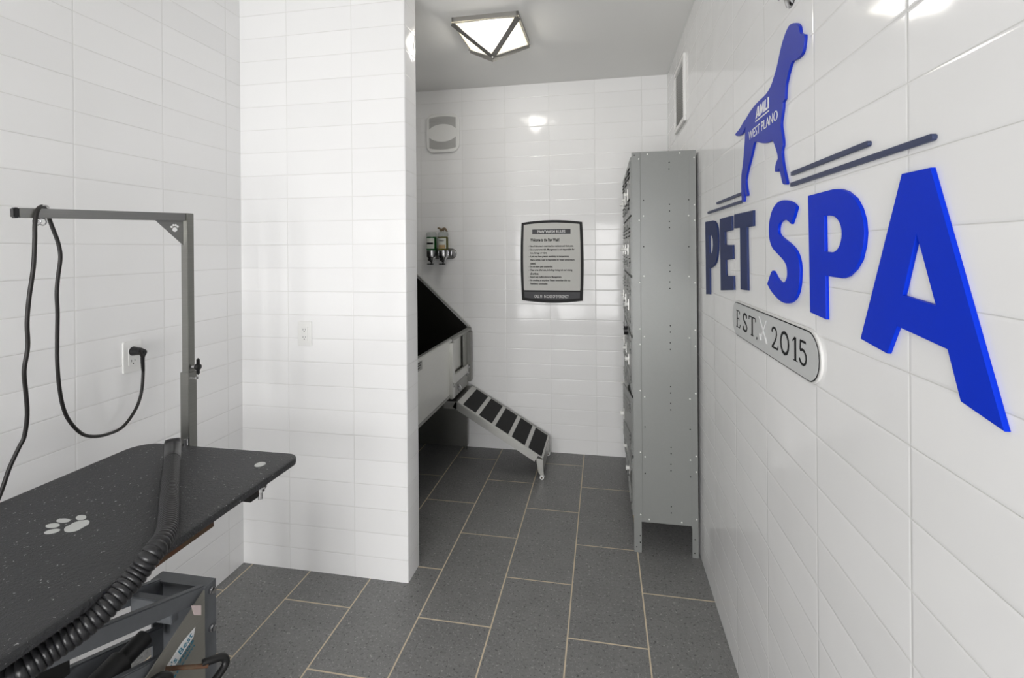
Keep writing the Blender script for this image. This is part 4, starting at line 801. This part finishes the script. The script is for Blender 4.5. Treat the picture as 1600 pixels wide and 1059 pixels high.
# ---------------------------------------------------------------- dryer hose
path = smooth_path([(-1.372, 1.349, 0.903), (-1.356, 1.332, 0.882), (-1.280, 1.254, 0.876), (-1.186, 1.157, 0.875), (-1.097, 1.067, 0.875), (-1.021, 0.990, 0.875), (-0.969, 0.933, 0.876), (-0.944, 0.891, 0.877), (-0.941, 0.866, 0.868), (-0.947, 0.843, 0.847), (-0.954, 0.796, 0.822), (-0.969, 0.756, 0.802), (-0.993, 0.717, 0.786), (-1.009, 0.684, 0.775), (-1.031, 0.657, 0.765), (-1.03, .60, .755), (-1.0, .52, .72), (-.95, .38, .60), (-.93, .33, .40), (-.92, .32, .18), (-.93, .36, .05), (-.98, .42, .024)], 10)
Lc = [0]
for a, b in zip(path, path[1:]): Lc.append(Lc[-1] + (b - a).length)
def at(s):
    for i in range(len(path) - 1):
        if Lc[i + 1] >= s: t = (s - Lc[i]) / max(1e-9, Lc[i + 1] - Lc[i]); return path[i].lerp(path[i + 1], t)
    return path[-1]
cuff = .13; fine = .34; s = cuff; pts, rad = [], []
while s < Lc[-1]:
    q = min(1, max(0, (s - .20) / (.22))); pitch = .0045 + q * .0058; amp = .0005 + q * .0010; br = .0212 + q * .0004
    for k in range(6): pts.append(at(s + pitch * k / 6)); rad.append(br + amp * (abs(math.sin(PI * k / 6)) ** .6 * 2 - 1))
    s += pitch
hs = thing('dryer_hose', 'black ribbed dryer hose draped across the table and over its front edge', 'hose', tuple(path[0]))
m = MB(); m.tube(pts, rad, 20); m.build('ribbed_tube', MT['hose'], hs, 60)
m = MB(); cp = [at(i * cuff / 14) for i in range(15)]; m.tube(cp, [.0205] + [.0235] * 12 + [.023, .022], 24); m.build('smooth_cuff', MT['hose'], hs, 60)

# ---------------------------------------------------------------- power cord
pc = thing('power_cord', 'long black power cord looped over the table arm from left wall outlet', 'cord', CORD[0])
cp = smooth_path(CORD[1:] + [(-1.612, 1.00, .70), (-1.60, .95, .40), (-1.58, .9, .08), (-1.55, .8, .008)], 6)
m = MB(); m.tube(cp, .0052, 10); m.build('cable', MT['cord'], pc, 60)
m = MB(); q0 = Vector((XL + .0085, 1.519, 1.142)); m.cyl(q0, q0 + Vector((.026, 0, 0)), .017, .014, seg=20); m.lathe([(.001, -.012), (.012, -.008), (.014, 0), (.012, .008), (.001, .012)], Matrix.Translation(q0 + Vector((.028, 0, 0))) @ Matrix.Rotation(PI / 2, 4, 'Y'))
m.tube(smooth_path([q0 + Vector((.026, 0, 0)), q0 + Vector((.036, .012, -.004)), Vector(CORD[2]) + Vector((0, 0, .004)), Vector(CORD[3])], 6), [.010 - .0045 * i / 18 for i in range(19)], 12)
m.build('plug', MT['blackp'], pc)
